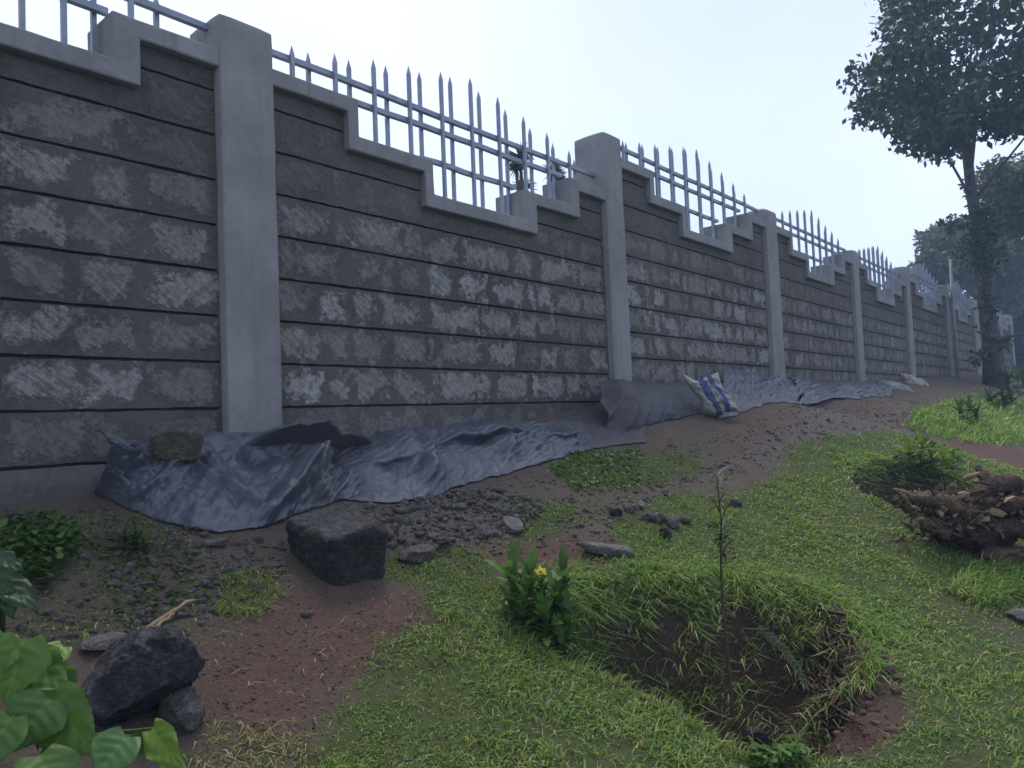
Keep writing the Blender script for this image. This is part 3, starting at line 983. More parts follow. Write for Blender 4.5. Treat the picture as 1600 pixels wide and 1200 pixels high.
# ------------------------------------------------------------------ sacks
def m_sack(name, stripes):
    k = NT(name)
    at = k.attr(); sp = k.sep(at.outputs['Color'])
    n = k.noise(16, 5, .65); n2 = k.noise(70, 3, .6)
    col = k.mix(k.rng(n, .35, .7), (.30, .285, .265), (.42, .405, .385))
    if stripes:
        u, v = sp[0], sp[1]
        # two blue bands, the right one broken by a white panel with rows of small dark marks
        w = k.math('ADD', u, k.math('MULTIPLY', k.math('SUBTRACT', n, .5), .04))
        def band(a, b): return k.math('MULTIPLY', k.rng(w, a-.01, a+.01), k.rng(w, b+.01, b-.01))
        blue = k.math('ADD', band(.30, .50), k.math('ADD', band(.66, .80), k.math('MULTIPLY', band(.50, .66), k.math('MULTIPLY', k.rng(v, .74, .76), k.rng(v, .90, .88)))))
        col = k.mix(k.math('MULTIPLY', blue, .92), col, (.045, .075, .22))
        ck = k.n('ShaderNodeTexNoise'); ck.inputs['Scale'].default_value = 1.0; ck.inputs['Detail'].default_value = 1
        mp = k.n('ShaderNodeMapping'); mp.inputs['Scale'].default_value = (42, 17, 1)
        cb = k.n('ShaderNodeCombineXYZ'); k.l(u, cb.inputs[0]); k.l(v, cb.inputs[1]); k.l(cb.outputs[0], mp.inputs['Vector']); k.l(mp.outputs['Vector'], ck.inputs['Vector'])
        marks = k.math('MULTIPLY', k.math('MULTIPLY', band(.57, .65), k.math('MULTIPLY', k.rng(v, .12, .14), k.rng(v, .72, .7))), k.rng(ck.outputs['Fac'], .5, .54))
        col = k.mix(k.math('MULTIPLY', marks, .85), col, (.04, .05, .09))
        lt = k.math('MULTIPLY', k.math('MULTIPLY', band(.52, .64), k.math('MULTIPLY', k.rng(v, .77, .78), k.rng(v, .87, .86))), k.rng(ck.outputs['Fac'], .5, .54))
        col = k.mix(k.math('MULTIPLY', lt, .8), col, (.6, .6, .6))
    col = k.mix(k.rng(n2, .6, .75, 0, .5), col, (.28, .25, .22))
    k.base(col); k.rough(.8)
    k.bump(k.math('ADD', n, k.math('MULTIPLY', n2, .3)), .9, .03)
    return k.m

def sack(name, c, ex, ey, n, wdt, hgt, thick, mat, label, seed, ears=True, sag=0.0, flat=False):
    """closed pillow: ex across, ey up the sack, n out of its face"""
    ns, nt_ = 30, 30
    ex, ey, n = [np.array(v, float)/np.linalg.norm(v) for v in (ex, ey, n)]
    V, C = [], []
    for side in (1, -1):
        for i in range(ns+1):
            for j in range(nt_+1):
                a = 2*i/ns-1; b = 2*j/nt_-1
                e = max(0, (1-abs(a)**2.6)*(1-abs(b)**3.2))**.5
                wid = 1-.09*(1-abs(b))*(1 if abs(a) > .3 else 0) - .10*(1-b*b)*0
                x = a*(1-.06*math.cos(b*math.pi/2)); y = b*(1-.10*math.cos(a*math.pi/2))
                if ears: y += .24*max(0, abs(a)-.55)*(1 if b > 0 else .35)*max(0, abs(b))**3*2.2
                p = np.array([x*wdt*4, y*hgt*4, side*.5+seed])
                x += .09*math.sin(b*2.6+seed)+.06*math.sin(a*4+b*3.5); y += .09*math.sin(a*3.1+seed*2)+.04*math.sin(b*7+a*3)
                t = thick*e*(1.15-.35*b)*(1+.45*float(fbm(p[None]*1.3, 3, seed)[0])) + .03*float(fbm(p[None]*2.6, 3, seed+4, True)[0])*(1 if side > 0 else .3)*min(1, e*3)
                V.append(np.asarray(c)+ex*x*wdt/2+ey*y*hgt/2+n*(side*t - sag*b*b))
                C.append(((a+1)/2, (b+1)/2, 0))
    F = []
    m = (ns+1)*(nt_+1)
    for i in range(ns):
        for j in range(nt_):
            q = i*(nt_+1)+j
            F.append((q, q+nt_+1, q+nt_+2, q+1)); F.append((m+q, m+q+1, m+q+nt_+2, m+q+nt_+1))
    o = mesh_obj(name, V, F, mat, colors=np.array(C))
    return tag(o, label, 'sack', 'discarded woven sacks')
msk = m_sack('printed_woven_sack', True); mpl = m_sack('plain_woven_sack', False)
UP = np.array([0, 0, 1.0])
sack('cement_sack', W(1113, 619, 2.60), vr*.97-fw*.2-UP*.05, UP-vr*.40+fw*.12, -fw*.95-vr*.2+UP*.25, .265, .33, .06, msk,
     'white sack with blue stripes and small lettering, slumped on the plastic sheet', 3)
sack('empty_sack', W(1400, 609, 2.78), vr*.9-UP*.26+fw*.1, UP*.45+fw*.8-vr*.2, UP*.9-fw*.5, .42, .24, .08, mpl,
     'flattened off-white sack lying left of the two far sacks', 5, False)
sack('empty_sack', W(1430, 601, 2.9), vr*.8-UP*.35, UP*.7+fw*.6+vr*.2, -fw*.7+UP*.7, .42, .26, .09, mpl,
     'grey-white sack heaped up behind the flattened one', 9, False)

# ------------------------------------------------------------------ rocks
def place_rock(name, px, py, h, seed, mat, label, cat='rock', rot=(0, 0, 0), sink=.25, res=10, amp=.06, cuts=10, cutlo=.62, cuthi=.95, group=None, power=2.6, lift=0.0):
    g = GT(px, py)
    V, F = rock_mesh((0, 0, 0), h, seed, cuts, res, amp, rot, cutlo, cuthi, power)
    zmin = V[:, 2].min(); zh = V[:, 2].max()-zmin
    V = V + np.array([g[0], g[1], g[2]-zmin-sink*zh+lift])
    return tag(mesh_obj(name, V, F, mat), label, cat, group)

def box_block(name, loc, h, rot, mat, label, seed, r=.03, amp=.018, cat='rock', res=(14, 10, 10), tilt=0.0):
    V, F = rbox((0, 0, 0), h, r, res, 0)
    n = V/np.linalg.norm(V/np.asarray(h), axis=1)[:, None]/np.asarray(h)
    n = n/np.linalg.norm(n, axis=1)[:, None]
    V = V + n*(amp*fbm(V*7, 4, seed)+amp*.4*fbm(V*24, 2, seed+2, True))[:, None]
    # taper to the foot, chip the corners
    V[:, 0] *= 1+.10*V[:, 2]/h[2]; V[:, 1] *= 1+.06*V[:, 2]/h[2]
    rg = np.random.default_rng(seed)
    for _ in range(7):
        q = rg.choice([-1, 1], 3)*rg.uniform(.4, 1, 3); q /= np.linalg.norm(q)
        lim = np.abs(q*np.asarray(h)).sum()*rg.uniform(.80, .93)
        V = V - np.clip(V@q-lim, 0, None)[:, None]*q
    Rm = np.array(Matrix.Rotation(rot[2], 3, 'Z') @ Matrix.Rotation(rot[1], 3, 'Y') @ Matrix.Rotation(rot[0], 3, 'X'))
    Rm = np.array(Matrix.Rotation(tilt, 3, Vector(vr)))@Rm
    V = V@Rm.T + np.asarray(loc)
    return tag(mesh_obj(name, V, F, mat), label, cat)
g = GT(520, 918)
bb = g + f_*.06
bb[2] = g[2]+.10
box_block('basalt_block', bb+vr*-.02+fw*.10, (.158, .115, .118), (0, 0, YAW-R(90)-R(46)), M['basalt'], 'large black roughly squared basalt block beside the red earth patch', 3, .03, .018, res=(40, 30, 30), tilt=R(13))
tb = W(277, 690, 2.98)
box_block('quarry_block', tb+np.array([0, 0, .0]), (.092, .06, .066), (R(6), R(7), R(-25)), M['tuff'], 'small brown quarry block lying on the black plastic sheet', 8, .015, .012, res=(24, 16, 16), tilt=R(10))
place_rock('lava_rock', 225, 1118, (.125, .115, .125), 31, M['rockdark'], 'dark angular rock behind the broad-leaved plant in the near corner', rot=(.3, .2, .6), sink=.12, res=30, amp=.12, cuts=12, cutlo=.6, cuthi=.9)
place_rock('lava_rock', 285, 1128, (.05, .05, .055), 33, M['greystone'], 'small pale rock touching the dark angular rock', rot=(.1, .4, 1), sink=.2, res=16, amp=.14)
place_rock('stone_slab', 948, 866, (.12, .05, .022), 37, M['greystone'], 'flat grey stone slab beside the red soil in the lawn', rot=(R(12), R(14), R(-28)), sink=.15, power=5, cuts=5)
place_rock('stone_slab', 652, 870, (.10, .06, .03), 39, M['clod'], 'broad flat clod at the near edge of the rubble', rot=(.1, .1, .4), sink=.3, power=4)
place_rock('stone_slab', 800, 828, (.075, .05, .03), 41, M['greystone'], 'angular grey stone at the right end of the rubble', rot=(.2, -.2, .7), sink=.25, power=4)
place_rock('stone_slab', 160, 1010, (.08, .05, .018), 43, M['greystone'], 'flat brown-grey stone between the wooden splinter and the dark rock', rot=(.1, .1, .2), sink=.3, power=4)
place_rock('stone_slab', 690, 848, (.06, .04, .02), 45, M['clod'], 'small flat clod just above the grass edge in the rubble', rot=(.1, .2, 1.1), sink=.3, power=4)
place_rock('loose_stone', 482, 962, (.022, .018, .012), 47, M['greystone'], 'little flat stone alone on the red earth', 'stone', sink=.3, power=4, cuts=5)
place_rock('loose_stone', 338, 852, (.05, .035, .018), 49, M['greystone'], 'pale flat stone just below the black sheet', 'stone', sink=.3, power=4)
place_rock('loose_stone', 1180, 1165, (.045, .04, .04), 51, M['rockdark'], 'dark stone at the near end of the pit', 'stone', sink=.2)
place_rock('loose_stone', 1002, 945, (.045, .03, .022), 53, M['tuff'], 'brown stone on the far bank of the pit', 'stone', sink=.2, rot=(.2, .5, .3))
place_rock('loose_stone', 1595, 965, (.07, .06, .03), 57, M['greystone'], 'grey stone at the right edge of the lawn', 'stone', sink=.3)
row = [(962, 806, .030, 'leftmost dark'), (985, 800, .028, 'second'), (1003, 795, .024, 'topmost'), (1012, 812, .030, 'middle'), (1030, 816, .034, 'wide middle'), (1052, 822, .036, 'largest grey'), (1072, 818, .026, 'rightmost'),
       (1012, 783, .020, 'small upper'), (1040, 838, .034, 'dark outlying'), (1150, 790, .030, 'lone right-hand')]
for i, (px, py, s_, w_) in enumerate(row):
    place_rock('rubble_stone', px, py, (s_*1.15, s_, s_*.8), 60+i, M['rockdark'] if i in (0, 8) else M['greystone'], w_+' stone of the small row of rubble on the lawn', 'stone', rot=(i, .3, i*2), sink=.2, res=6, group='row of rubble on the lawn')

# loose clods and pebbles, too many to count
def scatter_clods(name, n, region, smin, smax, mat, label, seed):
    rg = np.random.default_rng(seed)
    protos = [rock_mesh((0, 0, 0), (1, .8, .7), 200+k, 9, 3, .22, (k*1.3, k*.7, k)) for k in range(10)]
    VV, FF, cnt = [], [], 0
    pts = region(rg, n)
    hz = height(pts[:, 0], pts[:, 1])
    for (x, y), z in zip(pts, hz):
        V, F = protos[rg.integers(10)]
        s = smin*(smax/smin)**(rg.random()**1.8)
        a = rg.uniform(0, 6.28); ca, sa = math.cos(a), math.sin(a)
        q = V*s*np.array([rg.uniform(.8, 1.4), 1, rg.uniform(.65, 1.1)])
        q = np.stack([q[:, 0]*ca-q[:, 1]*sa, q[:, 0]*sa+q[:, 1]*ca, q[:, 2]], -1)+np.array([x, y, z+s*.15])
        VV.append(q); FF.append(np.array(F)+cnt); cnt += len(q)
    o = mesh_obj(name, np.concatenate(VV), np.concatenate(FF), mat, smooth=False)
    return tag(o, label, 'clods', kind='stuff')
def in_poly(V):
    def f(rg, n):
        lo, hi = V.min(0), V.max(0); out = []
        while len(out) < n:
            p = rg.uniform(lo, hi, (n, 2)); p = p[poly_in(p, V)]
            out += list(p)
        return np.array(out[:n])
    return f
scatter_clods('soil_clods', 1100, in_poly(RUB), .004, .030, M['clod'], 'grey-brown broken clods heaped in front of the plastic sheets', 1)
scatter_clods('soil_clods', 220, in_poly(RUB2), .005, .025, M['clod'], 'loose soil crumbs on the brown bank under the far sheets', 2)
scatter_clods('soil_crumbs', 800, in_poly(GP([(0, 800), (160, 800), (450, 850), (440, 900), (330, 980), (300, 1010), (120, 1030), (0, 980)])), .003, .022, M['clod'], 'small clods over the dark soil in the left foreground', 3)
scatter_clods('soil_crumbs', 1500, in_poly(RED[0]), .0015, .006, M['clod'], 'fine crumbs sprinkled on the red earth patch', 4)
scatter_clods('soil_crumbs', 300, in_poly(GP([(860, 790), (960, 760), (1150, 720), (1170, 740), (1050, 770), (960, 850), (870, 850)])), .003, .02, M['clod'], 'small clods along the bare strip between the lawns', 5)

BANK = GP([(160, 800), (420, 850), (560, 800), (800, 745), (950, 700), (1100, 690), (1250, 640), (1380, 622), (1500, 615), (1440, 650), (1300, 690), (1180, 740), (1000, 770), (960, 850), (720, 890), (600, 900), (420, 930), (150, 1000)])
def bank_pts(rg, n):
    p = in_poly(BANK)(rg, n*3); d = np.hypot(p[:, 0], p[:, 1])
    return p[np.argsort(rg.random(len(p))**(1/np.minimum(1, (3.5/d)**1.2)))[::-1][:n]]
scatter_clods('soil_crumbs', 4200, bank_pts, .002, .013, M['clod'], 'fine crumbs and pebbles strewn over the bare earth below the wall', 6)
scatter_clods('soil_crumbs', 700, in_poly(PIT), .003, .022, M['redsoil'], 'crumbling soil on the banks of the pit', 8)
# wooden splinters
def stick(px0, py0, px1, py1, r, label, lift=.012):
    a = GT(px0, py0)+np.array([0, 0, lift]); b = GT(px1, py1)+np.array([0, 0, lift+.01])
    P = np.linspace(a, b, 7)+np.random.default_rng(int(px0)).normal(size=(7, 3))*.002
    mb = MB(); mb.tube(P, np.linspace(r, r*.6, 7), 6, wob=.3)
    tag(mb.build('wood_splinter', M['wood'], origin=a), label, 'stick', 'wood splinters on the soil')
stick(225, 992, 303, 946, .009, 'longer pale wooden splinter lying on the dark soil')
stick(238, 990, 272, 970, .007, 'shorter wooden splinter against the longer one')
stick(410, 1176, 452, 1172, .003, 'thin straw stalk near the grass edge at the bottom')

# ------------------------------------------------------------------ uprooted stump
sg = GT(1485, 858)
stump = thing('uprooted_stump', tuple(sg), 'dark uprooted tree stump with torn roots lying at the right edge of the lawn', 'stump')
dS = float(np.dot(sg, f_))
def SP(px, py, dd=0.0):
    d = ray(px, py); return d*(dS+dd)
rg = np.random.default_rng(5)
V, F = rock_mesh((0, 0, 0), (1, 1, 1), 71, 14, 22, .30, None, .55, .95)
V = V + (V/np.linalg.norm(V, axis=1)[:, None])*(.16*fbm(V*4.5, 3, 8, True))[:, None]
cS = SP(1497, 806, .12)
V = cS + V[:, :1]*.26*np.array(vr) + V[:, 1:2]*.20*fw + V[:, 2:]*.155*np.array([0, 0, 1.0])
mesh_obj('root_ball', V, F, M['stump'], stump)
V, F = rock_mesh((0, 0, 0), (1, 1, 1), 72, 12, 16, .3, None, .55, .95)
V = SP(1575, 790, .1) + V[:, :1]*.17*np.array(vr) + V[:, 1:2]*.16*fw + V[:, 2:]*.13*np.array([0, 0, 1.0])
mesh_obj('trunk_end', V, F, M['stump'], stump)
def limb(pts, rad, mat, name, par, n=14):
    P = resample(np.array(pts), 30); P = P + .012*np.stack([fbm(P*9, 3, 5+k) for k in range(3)], -1)
    mb = MB(); mb.tube(P, np.interp(np.linspace(0, 1, 30), np.linspace(0, 1, len(rad)), rad), n, wob=.3)
    V = mb.v[0]; c = np.repeat(P, n, axis=0)
    o = (V-c)/np.linalg.norm(V-c, axis=1)[:, None]
    mb.v[0] = V + o*(np.repeat(np.interp(np.linspace(0, 1, 30), np.linspace(0, 1, len(rad)), rad), n)*(.55*fbm(V*np.array([22, 22, 14]), 3, 3, True)))[:, None]
    return mb.build(name, mat, par)
limb([SP(1560, 790, .1), SP(1550, 760, .08), SP(1535, 740, .1), SP(1526, 727, .12)], [.055, .045, .03, .012], M['root'], 'root', stump)
limb([SP(1500, 790, .0), SP(1545, 770, .0), SP(1575, 752, .05), SP(1600, 760, .1)], [.04, .045, .035, .03], M['stump'], 'root', stump)
limb([SP(1520, 800, -.08), SP(1450, 778, -.1), SP(1410, 780, -.06), SP(1397, 783, 0)], [.035, .034, .028, .012], M['root'], 'root', stump)
limb([SP(1540, 790, -.05), SP(1580, 788, -.1), SP(1620, 800, -.1)], [.03, .035, .035], M['stump'], 'root', stump)
limb([SP(1480, 830, -.08), SP(1445, 815, -.1), SP(1418, 795, -.08)], [.03, .024, .01], M['root'], 'root', stump)
limb([SP(1545, 830, -.08), SP(1585, 822, -.1), SP(1630, 830, -.1)], [.04, .035, .03], M['stump'], 'root', stump)
for k in range(95):
    px, py = rg.uniform(1410, 1600), rg.uniform(768, 840)
    a = SP(px, py, rg.uniform(-.13, -.06)); L_ = rg.uniform(.03, .11)
    d = np.array(vr)*rg.uniform(-1, .3)+np.array([0, 0, rg.uniform(-.5, .5)])-fw*rg.uniform(0, .4)
    mb = MB(); mb.tube([a, a+d*L_*.5, a+d*L_+rg.normal(size=3)*.01], [.010, .009, .003], 5, wob=.5)
    mb.build('root_stub', M['root'] if k % 4 else M['wood'], stump)
for k in range(70):
    px, py = rg.uniform(1412, 1600), rg.uniform(765, 850)
    a = SP(px, py, rg.uniform(-.12, .02)); P = [a]
    d = np.array(vr)*rg.uniform(-1.2, .6)+UP*rg.uniform(-.4, .8)-fw*rg.uniform(.1, .7)
    for q_ in range(5):
        d = d+rg.normal(size=3)*.45; a = a+d/np.linalg.norm(d)*rg.uniform(.015, .04); P.append(a)
    mb = MB(); mb.tube(resample(P, 10), np.linspace(.011, .003, 10)*rg.uniform(.5, 1.2), 6, wob=.3); mb.build('thin_root', M['root'] if k % 2 else M['stump'], stump)
for k, (px, py) in enumerate([(1500, 775), (1440, 812), (1420, 790), (1468, 800), (1533, 812), (1516, 745), (1555, 800), (1480, 790)]):
    V, F = rock_mesh(SP(px, py, -.11), (.045, .012, .018), 300+k, 8, 5, .3, (k, .4*(k % 3)-.3, YAW-R(90)+.5*k))
    mesh_obj('torn_wood', V, F, M['wood'], stump)
V, F = rock_mesh(SP(1570, 868, -.02), (.22, .14, .06), 77, 6, 12, .2, (0, 0, .3))
tag(mesh_obj('soil_heap', V, F, M['redsoil']), 'low heap of red-brown soil in front of the uprooted stump', 'soil heap')

# roots and dead fibre hanging in the pit
pg = GT(1310, 1060)
er = thing('exposed_roots', tuple(pg), 'tangle of brown fibrous roots hanging down the right bank of the pit', 'roots')
for k in range(70):
    px = rg.normal(1292, 17); py = rg.uniform(945, 1110)
    g0 = GT(px, py)+np.array([0, 0, .015]) - fw*.02
    pts = [g0]
    for s in range(5):
        g1 = GT(px+rg.normal()*10, py+(s+1)*rg.uniform(5, 11))
        pts.append(g1+np.array([0, 0, rg.uniform(.005, .05)])-fw*rg.uniform(0, .05))
    mb = MB(); mb.tube(pts, np.linspace(.005, .0025, 6), 5, wob=.3); mb.build('root', M['root'] if k % 4 else M['twig'], er)

# ------------------------------------------------------------------ plants
def leaf_grid(base, tip, nrm, width, prof, nl=10, nw=6, fold=.25, droop=0.0, veins=0, seed=0, ripple=0.0):
    base = np.asarray(base, float); tip = np.asarray(tip, float)
    ax = tip-base; L = np.linalg.norm(ax); ax = ax/L
    nrm = np.asarray(nrm, float); nrm = nrm-ax*(nrm@ax); nrm /= np.linalg.norm(nrm)
    sd_ = np.cross(ax, nrm)
    V = []
    for i in range(nl+1):
        t = i/nl
        w = prof(t)*width/2
        for j in range(nw+1):
            s = 2*j/nw-1
            off = fold*abs(s)*w - droop*L*t*t
            if veins: off += .028*L*abs(math.sin((t*veins-abs(s)*1.2)*math.pi))*(1-abs(s)**3)*min(1, t*5)
            if ripple: off += ripple*L*math.sin(t*13+seed+j)*abs(s)**2
            back = -.12*L*max(0, abs(s)-.3)*max(0, 1-t*4) if veins else 0
            V.append(base+ax*(L*t+back)+sd_*(s*w)+nrm*off)
    F = [(i*(nw+1)+j, (i+1)*(nw+1)+j, (i+1)*(nw+1)+j+1, i*(nw+1)+j+1) for i in range(nl) for j in range(nw)]
    return np.array(V), F

heart = lambda t: (math.sin(min(1, t*1.9+.32)*math.pi/2) if t < .36 else (1-((t-.36)/.64)**1.25)*(1+.05*math.sin(t*70)))+.001
lance = lambda t: (math.sin(math.pi*min(1, t**.8))**.8)+.02

def broad_plant(name, label, root, leaves, cols, mat, veins=5, ripple=.02):
    t = thing(name, tuple(root), label, 'plant')
    for k, (bx, by, tx, ty, db, dt_, w) in enumerate(leaves):
        b = ray(bx, by)*db; e = ray(tx, ty)*dt_
        L = np.linalg.norm(e-b)
        width = w/FPX*db
        n = -f_*.75+np.array([0, 0, .65])+np.random.default_rng(k+3).normal(size=3)*.18
        V, F = leaf_grid(b, e, n, width*1.05, heart, 30, 16, .18, .18, veins, k, ripple)
        c = np.array(cols[k % len(cols)])
        C = np.tile(c, (len(V), 1))
        # paler midrib and side veins belong to the leaf itself
        i = np.arange(len(V)); j = i % 17; tt = (i//17)/30; ss = np.abs(2*j/16-1)
        fr_ = (tt*veins-ss*1.2) % 1.0
        vein = np.where(j == 8, .45, np.where((np.minimum(fr_, 1-fr_) < .07), .14, 0))
        C = C*(1+vein[:, None]*np.array([.9, .7, .5]))
        lf = mesh_obj('leaf', V, F, mat, t, origin=b, colors=C)
        mid = (b+np.asarray(root))/2+np.array([0, 0, .02])
        mb = MB(); mb.tube(resample([np.asarray(root), mid, b], 6), np.linspace(.006, .0025, 6), 6); mb.build('stalk', M['stem'], t)
    return t
rt = GT(70, 1185)
broad_plant('broad_leaved_plant', 'bright green plant with large veined heart-shaped leaves in the bottom left corner', rt, [
    (38, 998, 8, 1098, 1.42, 1.36, 86), (40, 1028, 100, 1072, 1.45, 1.40, 70), (78, 1092, 14, 1172, 1.32, 1.26, 100), (84, 1092, 138, 1182, 1.33, 1.25, 96),
    (200, 1150, 142, 1215, 1.28, 1.22, 80), (238, 1138, 278, 1202, 1.35, 1.28, 52), (206, 1150, 228, 1178, 1.36, 1.34, 36), (0, 1000, -40, 1080, 1.42, 1.36, 90),
    (70, 1050, 110, 1110, 1.5, 1.47, 70), (20, 1120, -40, 1210, 1.26, 1.2, 110), (60, 1180, 90, 1260, 1.25, 1.2, 90), (10, 990, -20, 1030, 1.5, 1.46, 60), (100, 1010, 60, 1040, 1.55, 1.5, 50)],
    [(.09, .185, .028), (.065, .145, .024), (.06, .13, .024), (.075, .155, .026), (.06, .14, .036), (.15, .25, .035), (.05, .11, .022)], M['broad'])
rt = GT(5, 985)
broad_plant('dark_leaved_plant', 'dark green jagged-leaved plant at the left edge beside the clover', rt, [
    (0, 905, 58, 948, 1.75, 1.7, 46), (-10, 868, 32, 888, 1.8, 1.76, 34), (8, 918, 16, 965, 1.75, 1.7, 34), (-20, 900, 20, 925, 1.72, 1.7, 50), (-30, 930, -10, 980, 1.75, 1.72, 50)],
    [(.045, .085, .035), (.04, .075, .03)], M['broad'], 4, .05)

# clover carpet: too many leaves to count
def clover(name, V2, n, label, seed, size=.013, zoff=.03, cols=((.06, .13, .025), (.085, .17, .03), (.045, .10, .02))):
    rg = np.random.default_rng(seed)
    pts = in_poly(V2)(rg, n); hz = height(pts[:, 0], pts[:, 1])
    VV, FF, CC, cnt = [], [], [], 0
    for (x, y), z in zip(pts, hz):
        k = 6; r = size*rg.uniform(.6, 1.2); tl = rg.normal(size=2)*.35; zz = z+zoff*rg.uniform(.3, 1.6)
        a = np.linspace(0, 2*math.pi, k, endpoint=False)+rg.random()*6
        q = np.stack([x+r*np.cos(a), y+r*np.sin(a), zz+r*(tl[0]*np.cos(a)+tl[1]*np.sin(a))+.2*r*np.cos(2*a)], -1)
        VV.append(q); FF.append(np.arange(k)+cnt); cnt += k
        CC.append(np.tile(np.array(cols[rg.integers(len(cols))])*rg.uniform(.7, 1.2), (k, 1)))
    o = mesh_obj(name, np.concatenate(VV), np.array(FF), M['leaf'], colors=np.concatenate(CC))
    return tag(o, label, 'clover', kind='stuff')
clover('clover_patch', GP([(0, 860), (60, 848), (120, 862), (128, 900), (95, 925), (65, 945), (30, 920), (0, 900)]), 900, 'carpet of small round bright green clover leaves at the left edge', 2, .012, .05)
clover('low_weeds', GP([(120, 850), (300, 850), (330, 930), (200, 970), (130, 900)]), 220, 'scattered low green weeds on the dark soil', 3, .010, .012)
clover('low_weeds', GP([(860, 735), (895, 708), (1000, 702), (1000, 762), (900, 768)]), 420, 'patch of leafy weeds below the second pillar', 4, .012, .02, ((.09, .17, .04), (.12, .22, .05), (.07, .13, .035)))
clover('low_weeds', GP([(1380, 735), (1440, 690), (1500, 720), (1500, 750), (1420, 750)]), 500, 'leafy weeds above the hollow behind the stump', 5, .016, .05)
clover('low_weeds', GP([(1170, 1192), (1240, 1165), (1270, 1200), (1180, 1215)]), 260, 'bright low weeds at the near end of the pit', 6, .010, .03, ((.06, .15, .02), (.08, .18, .03)))

def rosette_plant(name, label, root, heads, cols, leaf_len, lobed=True, nleaf=13, width=.36):
    """stems carrying whorls of narrow, lobed leaves"""
    t = thing(name, tuple(root), label, 'plant')
    rg = np.random.default_rng(len(heads)*7+int(root[0]*100))
    def prof(tt):
        w = .25+.75*math.sin(math.pi*min(1, .15+tt*.85))
        if lobed: w *= .30+.70*abs(math.sin(tt*math.pi*3.2+.3))**.8
        return w*(1 if tt < .97 else .2)
    for h_ in heads:
        h_ = np.asarray(h_); mid = (np.asarray(root)+h_)/2+rg.normal(size=3)*.012
        mb = MB(); mb.tube(resample([np.asarray(root), mid, h_], 7), np.linspace(.0055, .003, 7), 6)
        st = mb.build('stem', M['stem'], t)
        lm = MB()
        for k in range(nleaf):
            a = k*2.4+rg.random()*.5; el = rg.uniform(.25, 1.15) if k > 2 else 1.3
            d = np.array([math.cos(a)*math.cos(el), math.sin(a)*math.cos(el), math.sin(el)])
            L = leaf_len*rg.uniform(.7, 1.15)
            b0 = h_-np.array([0, 0, .006*k])
            V, F = leaf_grid(b0, b0+d*L, np.array([0, 0, 1.0])+rg.normal(size=3)*.2-d*.2, L*width, prof, 16, 2, .25, .22)
            lm.add(V, F, np.array(cols[rg.integers(len(cols))])*rg.uniform(.8, 1.2))
        lm.build('leaf_whorl', M['leaf'], t)
        # leaves down the stem
        sm = MB()
        for k in range(7):
            tt = rg.uniform(.3, .95); b0 = np.asarray(root)*(1-tt)+h_*tt
            a = rg.uniform(0, 6.28); d = np.array([math.cos(a), math.sin(a), .25]); L = leaf_len*rg.uniform(.6, 1)
            V, F = leaf_grid(b0, b0+d*L, (0, 0, 1), L*width, prof, 12, 2, .25, .3)
            sm.add(V, F, np.array(cols[rg.integers(len(cols))])*rg.uniform(.6, 1.0))
        sm.build('stem_leaves', M['leaf'], t)
    return t
rt = GT(850, 1010)
dd = float(rt@f_)
def DP(px, py, o=0.0): return ray(px, py)*(dd+o)
daisy = rosette_plant('daisy_bush', 'leafy green bush with one yellow daisy at the left end of the pit', rt,
    [DP(800, 888, .02), DP(826, 898, -.02), DP(880, 890, .04), DP(852, 962, -.08), DP(886, 968, -.04), DP(880, 1004, -.08), DP(845, 912, .05), DP(818, 930, -.05), DP(868, 925, 0), DP(800, 950, 0)],
    [(.085, .17, .04), (.11, .21, .05), (.065, .13, .03)], .105)
fc = DP(845, 893, -.06)
fl = MB()
for k in range(11):
    a = k*2*math.pi/11
    d = vr*math.cos(a)+(np.array([0, 0, .75])+fw*.5)*math.sin(a)
    V, F = leaf_grid(fc+d*.004, fc+d*.018*(1+.25*math.sin(k*2.7)), -f_+np.array([0, 0, .5]), .007, lambda t: .5+.5*math.sin(t*math.pi*.9), 4, 2, .1)
    fl.add(V, F)
fo = fl.build('flower_head', M['petal'], daisy, origin=fc)
mb = MB(); V, F = rock_mesh(fc-f_*.004, (.005, .005, .005), 5, 0, 4, 0); mb.add(V, F); mb.build('flower_centre', M['wood'], fo)
mb = MB(); mb.tube(resample([DP(850, 935), DP(848, 912, -.03), fc], 6), .002, 5); mb.build('flower_stalk', M['stem'], daisy)

# tall thin sapling in the pit
rt = GT(1148, 1140); ds = float(rt@f_)
def TP(px, py, o=0.0): return ray(px, py)*(ds+o)
sap = thing('thin_sapling', tuple(rt), 'tall thin bare-stemmed sapling growing out of the pit', 'sapling')
mb = MB(); mb.tube(resample([rt-np.array([0, 0, .03]), TP(1143, 1090), TP(1135, 1010), TP(1128, 930), TP(1126, 860), TP(1127, 815), TP(1122, 765), TP(1120, 745)], 24), np.linspace(.0085, .002, 24), 7, wob=.2)
mb.build('stem', M['twig'], sap)
for pts in ([(1127, 870), (1134, 852), (1150, 842)], [(1126, 820), (1134, 795), (1142, 785)], [(1125, 800), (1114, 780)], [(1126, 905), (1112, 890)], [(1124, 785), (1131, 770)]):
    mb = MB(); mb.tube(resample([TP(*p) for p in pts], 6), np.linspace(.0035, .0015, 6), 5); mb.build('twig', M['twig'], sap)
rg = np.random.default_rng(12)
